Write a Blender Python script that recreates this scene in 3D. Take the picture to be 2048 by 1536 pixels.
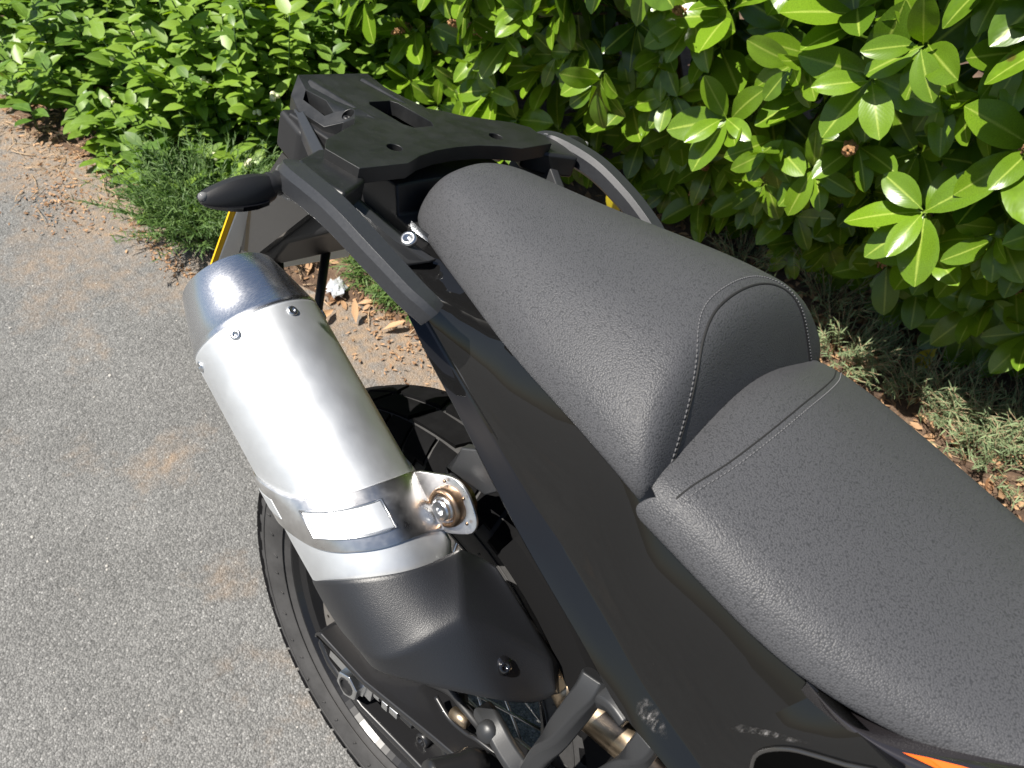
import bpy, bmesh, math, random
import numpy as np
from mathutils import Vector, Matrix, noise

for o in list(bpy.data.objects):
    bpy.data.objects.remove(o)
scene = bpy.context.scene
COL = scene.collection

# ------------------------------------------------------------------ camera
cam_d = bpy.data.cameras.new('camera')
cam = bpy.data.objects.new('camera', cam_d)
COL.objects.link(cam)
scene.camera = cam
CAM = Vector((0.244, 0.314, 1.321))
yaw, pit, rol = math.radians(52.4), math.radians(47.7), math.radians(9.7)
FWD = Vector((-math.sin(yaw) * math.cos(pit), -math.cos(yaw) * math.cos(pit), -math.sin(pit)))
r_ = FWD.cross(Vector((0, 0, 1))).normalized()
u_ = r_.cross(FWD)
RGT = math.cos(rol) * r_ + math.sin(rol) * u_
UPV = -math.sin(rol) * r_ + math.cos(rol) * u_
cam.matrix_world = Matrix(((RGT.x, UPV.x, -FWD.x, CAM.x), (RGT.y, UPV.y, -FWD.y, CAM.y),
                           (RGT.z, UPV.z, -FWD.z, CAM.z), (0, 0, 0, 1)))
cam_d.sensor_width = 36.0
cam_d.lens = 36.0 * 1540 / 2048
cam_d.clip_start = 0.02
cam_d.clip_end = 400
cam_d.dof.use_dof = True
cam_d.dof.focus_distance = 0.78
cam_d.dof.aperture_fstop = 13

# ------------------------------------------------------------------ sky, sun, exposure
SUN_EL = math.radians(61)
SUN_DIR = Vector((math.cos(SUN_EL) * math.cos(math.radians(-28)), math.cos(SUN_EL) * math.sin(math.radians(-28)), math.sin(SUN_EL)))
world = bpy.data.worlds.new('World')
scene.world = world
world.use_nodes = True
nt = world.node_tree
nt.nodes.clear()
wo = nt.nodes.new('ShaderNodeOutputWorld')
bg = nt.nodes.new('ShaderNodeBackground')
sk = nt.nodes.new('ShaderNodeTexSky')
sk.sky_type = 'NISHITA'
sk.sun_disc = False
sk.sun_elevation = SUN_EL
sk.sun_rotation = math.atan2(SUN_DIR.x, SUN_DIR.y)
bg.inputs['Strength'].default_value = 0.052
nt.links.new(sk.outputs[0], bg.inputs[0])
nt.links.new(bg.outputs[0], wo.inputs[0])
sun_d = bpy.data.lights.new('sun', 'SUN')
sun_d.energy = 5.0
sun_d.angle = math.radians(0.53)
sun_d.color = (1.0, 0.95, 0.87)
sun = bpy.data.objects.new('sun', sun_d)
COL.objects.link(sun)
sun.rotation_euler = (-SUN_DIR).to_track_quat('-Z', 'Y').to_euler()
sun.location = SUN_DIR * 8
scene.view_settings.view_transform = 'Standard'
scene.view_settings.look = 'None'
scene.view_settings.gamma = 1
scene.view_settings.exposure = 0.85
scene.view_settings.use_curve_mapping = False

scene.cycles.max_bounces = 6
scene.cycles.diffuse_bounces = 3
scene.cycles.glossy_bounces = 3
scene.cycles.transmission_bounces = 2

# ------------------------------------------------------------------ helpers
random.seed(7)
rnd = random.random


def U(a, b):
    return a + (b - a) * random.random()


def obj(name, me, mat=None, parent=None, smooth=None):
    o = bpy.data.objects.new(name, me)
    COL.objects.link(o)
    if mat is not None and len(me.materials) == 0:
        me.materials.append(mat)
    if parent is not None:
        o.parent = parent
    if smooth is not None and len(me.polygons):
        me.polygons.foreach_set('use_smooth', [smooth] * len(me.polygons))
    return o


def empty(name, loc=(0, 0, 0), parent=None):
    o = bpy.data.objects.new(name, None)
    COL.objects.link(o)
    o.location = loc
    o.empty_display_size = 0.05
    if parent is not None:
        o.parent = parent
    return o


def tag(o, label=None, cat=None, group=None, kind=None):
    if label: o['label'] = label
    if cat: o['category'] = cat
    if group: o['group'] = group
    if kind: o['kind'] = kind
    return o


def mesh(name, verts, faces):
    me = bpy.data.meshes.new(name)
    me.from_pydata([tuple(v) for v in verts], [], faces)
    me.update()
    return me


def fix(me):
    bm = bmesh.new(); bm.from_mesh(me)
    bmesh.ops.recalc_face_normals(bm, faces=bm.faces)
    bm.to_mesh(me); bm.free()
    return me


def sharp(o, ang=40):
    """smooth shading that breaks at angle"""
    me = o.data
    me.polygons.foreach_set('use_smooth', [True] * len(me.polygons))
    me.set_sharp_from_angle(angle=math.radians(ang))
    return o


def bevel(o, w, seg=3, ang=35):
    m = o.modifiers.new('bevel', 'BEVEL')
    m.width = w; m.segments = seg; m.limit_method = 'ANGLE'; m.angle_limit = math.radians(ang)
    m.harden_normals = True
    me = o.data
    me.polygons.foreach_set('use_smooth', [True] * len(me.polygons))
    return o


def subsurf(o, lv=2):
    m = o.modifiers.new('sub', 'SUBSURF')
    m.levels = lv; m.render_levels = lv
    o.data.polygons.foreach_set('use_smooth', [True] * len(o.data.polygons))
    return o


def loft(name, rings, closed=True, cap=True):
    """rings: list of equal-length point lists"""
    n = len(rings[0]); v = [p for r in rings for p in r]; f = []
    for i in range(len(rings) - 1):
        for j in range(n if closed else n - 1):
            k = (j + 1) % n
            f.append((i * n + j, i * n + k, (i + 1) * n + k, (i + 1) * n + j))
    if cap and closed:
        f.append(tuple(range(n - 1, -1, -1)))
        f.append(tuple(range((len(rings) - 1) * n, len(rings) * n)))
    return fix(mesh(name, v, f)) if closed and cap else mesh(name, v, f)


def frames(path):
    """parallel transported frames along a path"""
    P = [Vector(p) for p in path]; T = []
    for i in range(len(P)):
        a = P[max(i - 1, 0)]; b = P[min(i + 1, len(P) - 1)]
        T.append((b - a).normalized())
    up = Vector((0, 0, 1)) if abs(T[0].z) < .9 else Vector((1, 0, 0))
    N = (up - T[0] * up.dot(T[0])).normalized()
    out = []
    for i in range(len(P)):
        N = (N - T[i] * N.dot(T[i])).normalized()
        out.append((P[i], T[i], N, T[i].cross(N)))
    return out


def catmull(pts, k=6):
    P = [Vector(p) for p in pts]; out = []
    for i in range(len(P) - 1):
        p0 = P[max(i - 1, 0)]; p1 = P[i]; p2 = P[i + 1]; p3 = P[min(i + 2, len(P) - 1)]
        for j in range(k):
            t = j / k
            out.append(0.5 * (2 * p1 + (p2 - p0) * t + (2 * p0 - 5 * p1 + 4 * p2 - p3) * t * t + (3 * p1 - p0 - 3 * p2 + p3) * t ** 3))
    out.append(P[-1])
    return out


def tube(name, path, rad, n=12, smooth_k=0, cap=True):
    if smooth_k:
        path = catmull(path, smooth_k)
    fr = frames(path); rings = []
    for i, (p, t, a, b) in enumerate(fr):
        r = rad(i / (len(fr) - 1)) if callable(rad) else rad
        rings.append([p + (a * math.cos(q) + b * math.sin(q)) * r for q in [2 * math.pi * j / n for j in range(n)]])
    return loft(name, rings, True, cap)


def basis(d):
    d = Vector(d).normalized()
    a = Vector((0, 0, 1)) if abs(d.z) < .9 else Vector((1, 0, 0))
    e = (a - d * a.dot(d)).normalized()
    return d, e, d.cross(e)


def lathe(name, prof, org, d, n=32, cap=True):
    """prof: (distance along d, radius)"""
    d, e, g = basis(d); org = Vector(org); rings = []
    for s, r in prof:
        rings.append([org + d * s + (e * math.cos(q) + g * math.sin(q)) * max(r, 1e-5) for q in [2 * math.pi * j / n for j in range(n)]])
    return loft(name, rings, True, cap)


def extr(name, poly, d):
    """poly: 3D loop, extruded by vector d"""
    n = len(poly); d = Vector(d)
    v = [Vector(p) for p in poly] + [Vector(p) + d for p in poly]
    f = [tuple(range(n - 1, -1, -1)), tuple(range(n, 2 * n))] + [(i, (i + 1) % n, n + (i + 1) % n, n + i) for i in range(n)]
    return fix(mesh(name, v, f))


def plate_with_holes(name, outer, holes, z0, z1, zf=None):
    """2D outline and holes, a slab between z0 and z1"""
    bm = bmesh.new(); loops = []
    for lp in [outer] + holes:
        vs = [bm.verts.new((p[0], p[1], 0)) for p in lp]
        loops += [bm.edges.new((vs[i], vs[(i + 1) % len(vs)])) for i in range(len(vs))]
    bmesh.ops.triangle_fill(bm, use_beauty=True, use_dissolve=False, edges=loops)
    r = bmesh.ops.extrude_face_region(bm, geom=list(bm.faces))
    top = [g for g in r['geom'] if isinstance(g, bmesh.types.BMVert)]
    ts = set(top)
    for v in bm.verts:
        dz = zf(v.co.x, v.co.y) if zf else 0
        v.co.z = (z1 if v in ts else z0) + dz
    bmesh.ops.recalc_face_normals(bm, faces=bm.faces)
    bmesh.ops.dissolve_limit(bm, angle_limit=math.radians(1.0), verts=bm.verts, edges=bm.edges)
    me = bpy.data.meshes.new(name); bm.to_mesh(me); bm.free()
    return me


def box(name, c, s):
    x, y, z = c; a, b, e = s[0] / 2, s[1] / 2, s[2] / 2
    v = [(x + i * a, y + j * b, z + k * e) for k in (-1, 1) for j in (-1, 1) for i in (-1, 1)]
    f = [(0, 2, 3, 1), (4, 5, 7, 6), (0, 1, 5, 4), (2, 6, 7, 3), (0, 4, 6, 2), (1, 3, 7, 5)]
    return mesh(name, v, f)


def mirror_mesh(me, name):
    m2 = me.copy(); m2.name = name
    for v in m2.vertices: v.co.x = -v.co.x
    m2.flip_normals()
    return m2


def lerp(x, xs, ys):
    return float(np.interp(x, xs, ys))


# ------------------------------------------------------------------ materials
def new_mat(name):
    m = bpy.data.materials.new(name); m.use_nodes = True
    n = m.node_tree.nodes; b = n['Principled BSDF']
    return m, m.node_tree, b


def nd(nt_, typ, **kw):
    n = nt_.nodes.new(typ)
    for k, v in kw.items():
        if k in n.inputs: n.inputs[k].default_value = v
        else: setattr(n, k, v)
    return n


def ramp(nt_, fac, stops):
    r = nt_.nodes.new('ShaderNodeValToRGB')
    cr = r.color_ramp
    while len(cr.elements) < len(stops): cr.elements.new(.5)
    for e, (p, c) in zip(cr.elements, stops):
        e.position = p; e.color = (*c, 1) if len(c) == 3 else c
    nt_.links.new(fac, r.inputs[0])
    return r.outputs[0]


def basic(name, col, rough=.5, metal=0, coat=0, spec=.5, var=0, vscale=30, bump=0, bscale=400, bdist=.0004, rvar=0, voro=False):
    m, t, b = new_mat(name)
    b.inputs['Base Color'].default_value = (*col, 1)
    b.inputs['Roughness'].default_value = rough
    b.inputs['Metallic'].default_value = metal
    b.inputs['Coat Weight'].default_value = coat
    b.inputs['Coat Roughness'].default_value = .03
    b.inputs['Specular IOR Level'].default_value = spec
    tc = nd(t, 'ShaderNodeTexCoord')
    if var or rvar:
        nz = nd(t, 'ShaderNodeTexNoise', Scale=vscale, Detail=6.0, Roughness=.65)
        t.links.new(tc.outputs['Object'], nz.inputs['Vector'])
        if var:
            c0 = tuple(max(0, c * (1 - var)) for c in col); c1 = tuple(min(1, c * (1 + var)) for c in col)
            t.links.new(ramp(t, nz.outputs[0], [(.3, c0), (.7, c1)]), b.inputs['Base Color'])
        if rvar:
            a = max(0, rough - rvar); z = min(1, rough + rvar)
            t.links.new(ramp(t, nz.outputs[0], [(.3, (a,) * 3), (.7, (z,) * 3)]), b.inputs['Roughness'])
    if bump:
        if voro:
            n2 = nd(t, 'ShaderNodeTexVoronoi', Scale=bscale)
            n2.feature = 'SMOOTH_F1'
            n2.inputs['Smoothness'].default_value = .35
        else:
            n2 = nd(t, 'ShaderNodeTexNoise', Scale=bscale, Detail=3.0)
        t.links.new(tc.outputs['Object'], n2.inputs['Vector'])
        bp = nd(t, 'ShaderNodeBump', Strength=bump, Distance=bdist)
        t.links.new(n2.outputs[0], bp.inputs['Height'])
        t.links.new(bp.outputs[0], b.inputs['Normal'])
    return m


M = {}
M['vinyl'] = basic('grained_vinyl', (.042, .043, .046), .52, spec=.5, bump=.9, bscale=900, bdist=.0004, voro=True, rvar=.05, vscale=12)
m, t, b = new_mat('grained_seat_vinyl')
tc = nd(t, 'ShaderNodeTexCoord')
vo = nd(t, 'ShaderNodeTexVoronoi', Scale=780.0); vo.feature = 'SMOOTH_F1'; vo.inputs['Smoothness'].default_value = .3
n5 = nd(t, 'ShaderNodeTexNoise', Scale=16.0, Detail=5.0)
t.links.new(tc.outputs['Object'], vo.inputs['Vector']); t.links.new(tc.outputs['Object'], n5.inputs['Vector'])
t.links.new(ramp(t, vo.outputs['Distance'], [(.10, (.066, .067, .072)), (.55, (.058, .059, .064)), (.80, (.036, .037, .040))]), b.inputs['Base Color'])
t.links.new(ramp(t, n5.outputs[0], [(.3, (.43,) * 3), (.7, (.52,) * 3)]), b.inputs['Roughness'])
b.inputs['Specular IOR Level'].default_value = .30
iv = nd(t, 'ShaderNodeMath', operation='MULTIPLY'); iv.inputs[1].default_value = -1; t.links.new(vo.outputs['Distance'], iv.inputs[0])
bp = nd(t, 'ShaderNodeBump', Strength=.75, Distance=.0005); t.links.new(iv.outputs[0], bp.inputs['Height']); t.links.new(bp.outputs[0], b.inputs['Normal'])
M['vinyl'] = m
M['thread'] = basic('thread', (.10, .10, .105), .7)
M['seam'] = basic('seam_gap', (.008, .008, .008), .8)
M['rack'] = basic('moulded_black_plastic', (.012, .0125, .013), .40, bump=.35, bscale=900, bdist=.0002, var=.3, vscale=40, rvar=.08)
M['plastic'] = basic('black_plastic', (.012, .012, .013), .5, bump=.3, bscale=700, bdist=.0002)
M['handle'] = basic('grey_cast_handle', (.024, .0255, .029), .40, metal=.0, bump=.25, bscale=1400, bdist=.0001, var=.15, vscale=500, rvar=.05)
M['gloss'] = basic('gloss_grey_bodywork', (.024, .023, .022), .16, coat=1.0, spec=.5)
M['silver'] = basic('satin_silver_can', (.76, .78, .80), .54, metal=.92, bump=.10, bscale=900, bdist=.0001, rvar=.04, var=.02, vscale=26)
M['steel'] = basic('stamped_steel', (.74, .73, .72), .34, metal=1.0, var=.12, vscale=35, rvar=.10)
M['bronze'] = basic('heat_tinted_steel', (.36, .25, .17), .35, metal=1.0, var=.25, vscale=40)
M['pipe'] = basic('golden_heat_tinted_pipe', (.46, .36, .25), .34, metal=1.0, var=.3, vscale=22, rvar=.08)
M['bolt'] = basic('zinc_bolt', (.70, .71, .72), .28, metal=1.0)
M['shield'] = basic('grained_black_shield', (.014, .015, .018), .40, bump=.7, bscale=1100, bdist=.0003, spec=.6)
M['cast'] = basic('cast_dark_grey', (.024, .025, .027), .42, metal=.0, bump=.3, bscale=900, bdist=.0002)
M['swing'] = basic('satin_black_metal', (.012, .012, .013), .33, coat=.3)
M['rim'] = basic('anodised_black_rim', (.010, .010, .011), .25)
M['tyre'] = basic('dusty_tyre_rubber', (.050, .049, .049), .75, spec=.3, var=.25, vscale=25, bump=.3, bscale=300, bdist=.0004)
M['tread'] = basic('shade_dark_tread_rubber', (.0065, .0065, .007), .9, spec=.08, var=.3, vscale=40, bump=.3, bscale=300, bdist=.0004)  # dust-free tread rubber, darkened further to paint in the shade on it
M['collar'] = basic('grey_rubber_collar', (.09, .092, .097), .55)
M['disc'] = basic('brake_disc_steel', (.58, .55, .52), .3, metal=1.0, var=.1, vscale=80)
M['rubber'] = basic('black_rubber', (.014, .014, .015), .55)
M['lens'] = basic('smoked_lens', (.006, .006, .007), .07, coat=1.0)
M['clear'] = basic('pale_lens', (.16, .16, .16), .12)
M['matte'] = basic('shade_dark_matte_plastic', (.006, .006, .0065), .85, spec=.15)  # darker than the other plastic, so under-tail parts look shaded
M['plate_back'] = basic('acrylic_plate_back', (.86, .84, .78), .5, var=.06, vscale=20)
M['plate_yellow'] = basic('yellow_plate_face', (.80, .47, .01), .35)
M['print'] = basic('grey_print', (.10, .10, .10), .6)
m, t, b = new_mat('scuffed_plastic')
tc = nd(t, 'ShaderNodeTexCoord'); mp = nd(t, 'ShaderNodeMapping'); mp.inputs['Scale'].default_value = (60, 220, 120)
nz = nd(t, 'ShaderNodeTexNoise', Scale=1.0, Detail=8.0, Roughness=.7); t.links.new(tc.outputs['Object'], mp.inputs[0]); t.links.new(mp.outputs[0], nz.inputs[0])
t.links.new(ramp(t, nz.outputs[0], [(.42, (.014, .014, .014)), (.52, (.07, .067, .064)), (.66, (.26, .25, .25))]), b.inputs['Base Color']); b.inputs['Roughness'].default_value = .5
at_ = nd(t, 'ShaderNodeAttribute', attribute_name='fade'); tb = nd(t, 'ShaderNodeBsdfTransparent'); ms = nd(t, 'ShaderNodeMixShader')
ml = nd(t, 'ShaderNodeMath', operation='MULTIPLY'); t.links.new(at_.outputs['Fac'], ml.inputs[0]); t.links.new(ramp(t, nz.outputs[0], [(.40, (0, 0, 0)), (.60, (1, 1, 1))]), ml.inputs[1])
t.links.new(ml.outputs[0], ms.inputs[0]); t.links.new(tb.outputs[0], ms.inputs[1]); t.links.new(b.outputs[0], ms.inputs[2]); t.links.new(ms.outputs[0], t.nodes['Material Output'].inputs['Surface'])
M['scuff'] = m
M['orange'] = basic('orange_decal', (.85, .13, .01), .3, coat=.8)
M['trim'] = basic('gloss_trim', (.02, .018, .02), .14, coat=1.0)
M['hollow_shade'] = basic('hollow_shade_black', (.002, .002, .002), 1.0, spec=0)  # black that stands in for the shade inside hollows

# brushed end cap
m, t, b = new_mat('brushed_end_cap')
b.inputs['Metallic'].default_value = 1; b.inputs['Base Color'].default_value = (.70, .71, .73, 1)
tc = nd(t, 'ShaderNodeTexCoord'); mp = nd(t, 'ShaderNodeMapping')
mp.inputs['Scale'].default_value = (40, 400, 400)
nz = nd(t, 'ShaderNodeTexNoise', Scale=2.0, Detail=5.0)
t.links.new(tc.outputs['Object'], mp.inputs[0]); t.links.new(mp.outputs[0], nz.inputs[0])
t.links.new(ramp(t, nz.outputs[0], [(.3, (.23,) * 3), (.7, (.31,) * 3)]), b.inputs['Roughness'])
bp = nd(t, 'ShaderNodeBump', Strength=.01, Distance=.0002)
t.links.new(nz.outputs[0], bp.inputs['Height']); t.links.new(bp.outputs[0], b.inputs['Normal'])
M['cap'] = m

# scuffed gloss variant of the body paint: fine dust, light scratches
m, t, b = new_mat('gloss_grey_paint')
b.inputs['Coat Weight'].default_value = 1; b.inputs['Coat Roughness'].default_value = .02
b.inputs['Roughness'].default_value = .35; b.inputs['Specular IOR Level'].default_value = 0.0
tc = nd(t, 'ShaderNodeTexCoord')
vo = nd(t, 'ShaderNodeTexVoronoi', Scale=55.0); t.links.new(tc.outputs['Object'], vo.inputs['Vector'])
t.links.new(ramp(t, vo.outputs['Distance'], [(.0, (.05, .05, .05)), (.012, (.04, .04, .04)), (.02, (.0062, .0062, .0064))]), b.inputs['Base Color'])
nz = nd(t, 'ShaderNodeTexNoise', Scale=9.0, Detail=2.0); t.links.new(tc.outputs['Object'], nz.inputs['Vector'])
bp = nd(t, 'ShaderNodeBump', Strength=.06, Distance=.004)
t.links.new(nz.outputs[0], bp.inputs['Height']); t.links.new(bp.outputs[0], b.inputs['Normal']); t.links.new(bp.outputs[0], b.inputs['Coat Normal'])
M['paint'] = m


def leaf_mat(name, c_dark, c_light, c_vein, rough=.32, trans=.35, vein_w=.05, spec=.5, holes=False):
    m, t, b = new_mat(name)
    uv = nd(t, 'ShaderNodeUVMap'); sx = nd(t, 'ShaderNodeSeparateXYZ'); t.links.new(uv.outputs[0], sx.inputs[0])
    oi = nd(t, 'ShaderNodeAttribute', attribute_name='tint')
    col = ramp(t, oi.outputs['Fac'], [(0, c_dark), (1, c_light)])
    # mid rib and side veins from the leaf's own uv
    a = nd(t, 'ShaderNodeMath', operation='SUBTRACT'); t.links.new(sx.outputs[0], a.inputs[0]); a.inputs[1].default_value = .5
    ab = nd(t, 'ShaderNodeMath', operation='ABSOLUTE'); t.links.new(a.outputs[0], ab.inputs[0])
    rib = ramp(t, ab.outputs[0], [(0, (1, 1, 1)), (vein_w, (0, 0, 0))])
    sv = nd(t, 'ShaderNodeMath', operation='MULTIPLY_ADD'); t.links.new(ab.outputs[0], sv.inputs[0]); sv.inputs[1].default_value = -.9; t.links.new(sx.outputs[1], sv.inputs[2])
    w1 = nd(t, 'ShaderNodeMath', operation='MULTIPLY'); t.links.new(sv.outputs[0], w1.inputs[0]); w1.inputs[1].default_value = 62.0
    w2 = nd(t, 'ShaderNodeMath', operation='SINE'); t.links.new(w1.outputs[0], w2.inputs[0])
    mx = nd(t, 'ShaderNodeMix', data_type='RGBA'); t.links.new(rib, mx.inputs['Factor'])
    t.links.new(col, mx.inputs[6]); mx.inputs[7].default_value = (*c_vein, 1)
    nz = nd(t, 'ShaderNodeTexNoise', Scale=60.0, Detail=3.0); tc = nd(t, 'ShaderNodeTexCoord'); t.links.new(tc.outputs['Object'], nz.inputs['Vector'])
    hv = nd(t, 'ShaderNodeHueSaturation'); t.links.new(mx.outputs[2], hv.inputs['Color'])
    t.links.new(ramp(t, nz.outputs[0], [(.3, (.8,) * 3), (.7, (1.15,) * 3)]), hv.inputs['Value'])
    vs_ = nd(t, 'ShaderNodeTexVoronoi', Scale=7.0); t.links.new(tc.outputs['Object'], vs_.inputs['Vector'])
    sm_ = nd(t, 'ShaderNodeMix', data_type='RGBA'); t.links.new(ramp(t, vs_.outputs['Distance'], [(.035, (.8,) * 3), (.06, (0, 0, 0))]), sm_.inputs['Factor'])
    t.links.new(hv.outputs[0], sm_.inputs[6]); sm_.inputs[7].default_value = (.10, .06, .02, 1)
    t.links.new(sm_.outputs[2], b.inputs['Base Color'])
    b.inputs['Roughness'].default_value = rough; b.inputs['Specular IOR Level'].default_value = spec
    bp = nd(t, 'ShaderNodeBump', Strength=.02, Distance=.0015); t.links.new(w2.outputs[0], bp.inputs['Height']); t.links.new(bp.outputs[0], b.inputs['Normal'])
    tr = nd(t, 'ShaderNodeBsdfTranslucent')
    hs = nd(t, 'ShaderNodeHueSaturation', Saturation=1.15, Value=1.5); t.links.new(hv.outputs[0], hs.inputs['Color']); t.links.new(hs.outputs[0], tr.inputs[0])
    ms = nd(t, 'ShaderNodeMixShader', Fac=trans)
    out = t.nodes['Material Output']
    t.links.new(b.outputs[0], ms.inputs[1]); t.links.new(tr.outputs[0], ms.inputs[2]); t.links.new(ms.outputs[0], out.inputs['Surface'])
    return m


M['laurel'] = leaf_mat('glossy_laurel_leaf', (.020, .062, .010), (.155, .27, .016), (.36, .46, .08), .25, .24)
M['shrub'] = leaf_mat('soft_shrub_leaf', (.07, .15, .025), (.21, .33, .04), (.22, .34, .08), .42, .3, .03)
M['needle'] = leaf_mat('fine_needle_leaf', (.04, .10, .015), (.13, .21, .05), (.12, .2, .05), .6, .2)
M['greygreen'] = leaf_mat('grey_green_leaf', (.10, .15, .07), (.24, .31, .15), (.3, .34, .2), .7, .2)
M['yellowleaf'] = leaf_mat('yellow_leaf', (.45, .36, .02), (.55, .45, .03), (.5, .45, .1), .4, .3)
M['dryleaf'] = leaf_mat('dry_leaf', (.16, .075, .032), (.50, .31, .17), (.40, .25, .14), .75, .12)
M['blossom'] = basic('creamy_blossom', (.74, .72, .48), .6)
M['seed'] = basic('brown_seed_head', (.30, .16, .07), .8, var=.4, vscale=120)
M['bark'] = basic('brown_bark', (.11, .075, .05), .85, var=.4, vscale=60, bump=.6, bscale=120, bdist=.003)
M['straw'] = basic('straw_twig', (.45, .32, .20), .8, var=.25, vscale=30)
M['foil'] = basic('crumpled_clear_wrapper', (.75, .77, .80), .15, metal=.5)
M['stone'] = basic('pale_grit', (.42, .40, .37), .8, var=.25, vscale=30)

# ------------------------------------------------------------------ setting: asphalt, verge
EDGE_Y = [-6, -3.4, -2.9, -2.5, -2.2, -1.95, -1.7, -1.5, -1.36, -1.2, -1.05, -.85, -.64, -.45, -.2, .1, .5, 1.2, 3, 6]
EDGE_X = [-.40, -.36, -.40, -.40, -.33, -.30, -.40, -.42, -.38, -.44, -.50, -.60, -.645, -.66, -.68, -.70, -.72, -.74, -.75, -.75]


def edge_x(y):
    return lerp(y, EDGE_Y, EDGE_X) + .03 * noise.noise(Vector((y * 6, 3.1, 0))) + .015 * noise.noise(Vector((y * 23, 7.7, 0)))


def asphalt_material():
    m, t, b = new_mat('worn_asphalt')
    tc = nd(t, 'ShaderNodeTexCoord'); P = tc.outputs['Object']
    v1 = nd(t, 'ShaderNodeTexVoronoi', Scale=310.0, Randomness=1.0); t.links.new(P, v1.inputs['Vector'])
    v2 = nd(t, 'ShaderNodeTexVoronoi', Scale=500.0); t.links.new(P, v2.inputs['Vector'])
    n1 = nd(t, 'ShaderNodeTexNoise', Scale=3.0, Detail=8.0, Roughness=.7); t.links.new(P, n1.inputs['Vector'])
    n2 = nd(t, 'ShaderNodeTexNoise', Scale=260.0, Detail=3.0); t.links.new(P, n2.inputs['Vector'])
    stone = ramp(t, v1.outputs['Color'], [(0, (.088, .088, .086)), (.45, (.148, .147, .143)), (.8, (.205, .203, .197)), (1, (.34, .335, .325))])
    gapv = ramp(t, v1.outputs['Distance'], [(.0, (1, 1, 1)), (.55, (.92,) * 3), (.85, (.60,) * 3)])
    mul = nd(t, 'ShaderNodeMix', data_type='RGBA', blend_type='MULTIPLY'); mul.inputs['Factor'].default_value = 1
    t.links.new(stone, mul.inputs[6]); t.links.new(gapv, mul.inputs[7])
    mul2 = nd(t, 'ShaderNodeMix', data_type='RGBA', blend_type='MULTIPLY'); mul2.inputs['Factor'].default_value = 1
    t.links.new(mul.outputs[2], mul2.inputs[6]); t.links.new(ramp(t, n1.outputs[0], [(.3, (.82,) * 3), (.7, (1.18,) * 3)]), mul2.inputs[7])
    # sandy silt stains: patches plus a band along the verge
    n3 = nd(t, 'ShaderNodeTexNoise', Scale=2.3, Detail=9.0, Roughness=.72); t.links.new(P, n3.inputs['Vector'])
    at = nd(t, 'ShaderNodeAttribute', attribute_name='silt')
    ad = nd(t, 'ShaderNodeMath', operation='MULTIPLY_ADD'); t.links.new(at.outputs['Fac'], ad.inputs[0]); ad.inputs[1].default_value = .30; t.links.new(n3.outputs[0], ad.inputs[2])
    sf = ramp(t, ad.outputs[0], [(.57, (0, 0, 0)), (.78, (.80,) * 3)])
    n4 = nd(t, 'ShaderNodeTexNoise', Scale=40.0, Detail=4.0); t.links.new(P, n4.inputs['Vector'])
    sfm = nd(t, 'ShaderNodeMath', operation='MULTIPLY'); t.links.new(sf, sfm.inputs[0]); t.links.new(ramp(t, n4.outputs[0], [(.35, (.25,) * 3), (.65, (1,) * 3)]), sfm.inputs[1])
    mx = nd(t, 'ShaderNodeMix', data_type='RGBA'); t.links.new(sfm.outputs[0], mx.inputs['Factor']); t.links.new(mul2.outputs[2], mx.inputs[6]); mx.inputs[7].default_value = (.30, .205, .125, 1)
    t.links.new(mx.outputs[2], b.inputs['Base Color'])
    b.inputs['Roughness'].default_value = .82
    h = nd(t, 'ShaderNodeMath', operation='MULTIPLY_ADD'); t.links.new(v1.outputs['Distance'], h.inputs[0]); h.inputs[1].default_value = -1.0
    hh = nd(t, 'ShaderNodeMath', operation='MULTIPLY'); t.links.new(n2.outputs[0], hh.inputs[0]); hh.inputs[1].default_value = .5; t.links.new(hh.outputs[0], h.inputs[2])
    bp = nd(t, 'ShaderNodeBump', Strength=.7, Distance=.0030); t.links.new(h.outputs[0], bp.inputs['Height']); t.links.new(bp.outputs[0], b.inputs['Normal'])
    return m


def soil_material():
    m, t, b = new_mat('dry_soil')
    tc = nd(t, 'ShaderNodeTexCoord'); P = tc.outputs['Object']
    n1 = nd(t, 'ShaderNodeTexNoise', Scale=18.0, Detail=10.0, Roughness=.75); t.links.new(P, n1.inputs['Vector'])
    v = nd(t, 'ShaderNodeTexVoronoi', Scale=120.0); t.links.new(P, v.inputs['Vector'])
    c = ramp(t, n1.outputs[0], [(.3, (.07, .042, .027)), (.5, (.15, .092, .058)), (.7, (.27, .185, .12))])
    mu = nd(t, 'ShaderNodeMix', data_type='RGBA', blend_type='MULTIPLY'); mu.inputs['Factor'].default_value = .6
    t.links.new(c, mu.inputs[6]); t.links.new(ramp(t, v.outputs['Distance'], [(0, (1, 1, 1)), (.6, (.5,) * 3)]), mu.inputs[7])
    t.links.new(mu.outputs[2], b.inputs['Base Color']); b.inputs['Roughness'].default_value = .95
    bp = nd(t, 'ShaderNodeBump', Strength=1.0, Distance=.012); t.links.new(n1.outputs[0], bp.inputs['Height']); t.links.new(bp.outputs[0], b.inputs['Normal'])
    return m


SPOTS = [tuple(p[:2]) + (r,) for p, r in (((-0.0966,-0.7224,0.0000), .16), ((0.0055,-0.6952,0.0000), .14), ((-0.0475,-1.0925,0.0000), .16), ((0.0172,-1.2661,0.0000), .14), ((-0.0021,-0.4254,0.0000), .09), ((-0.2773,-1.3575,0.0000), .16))]


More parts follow.
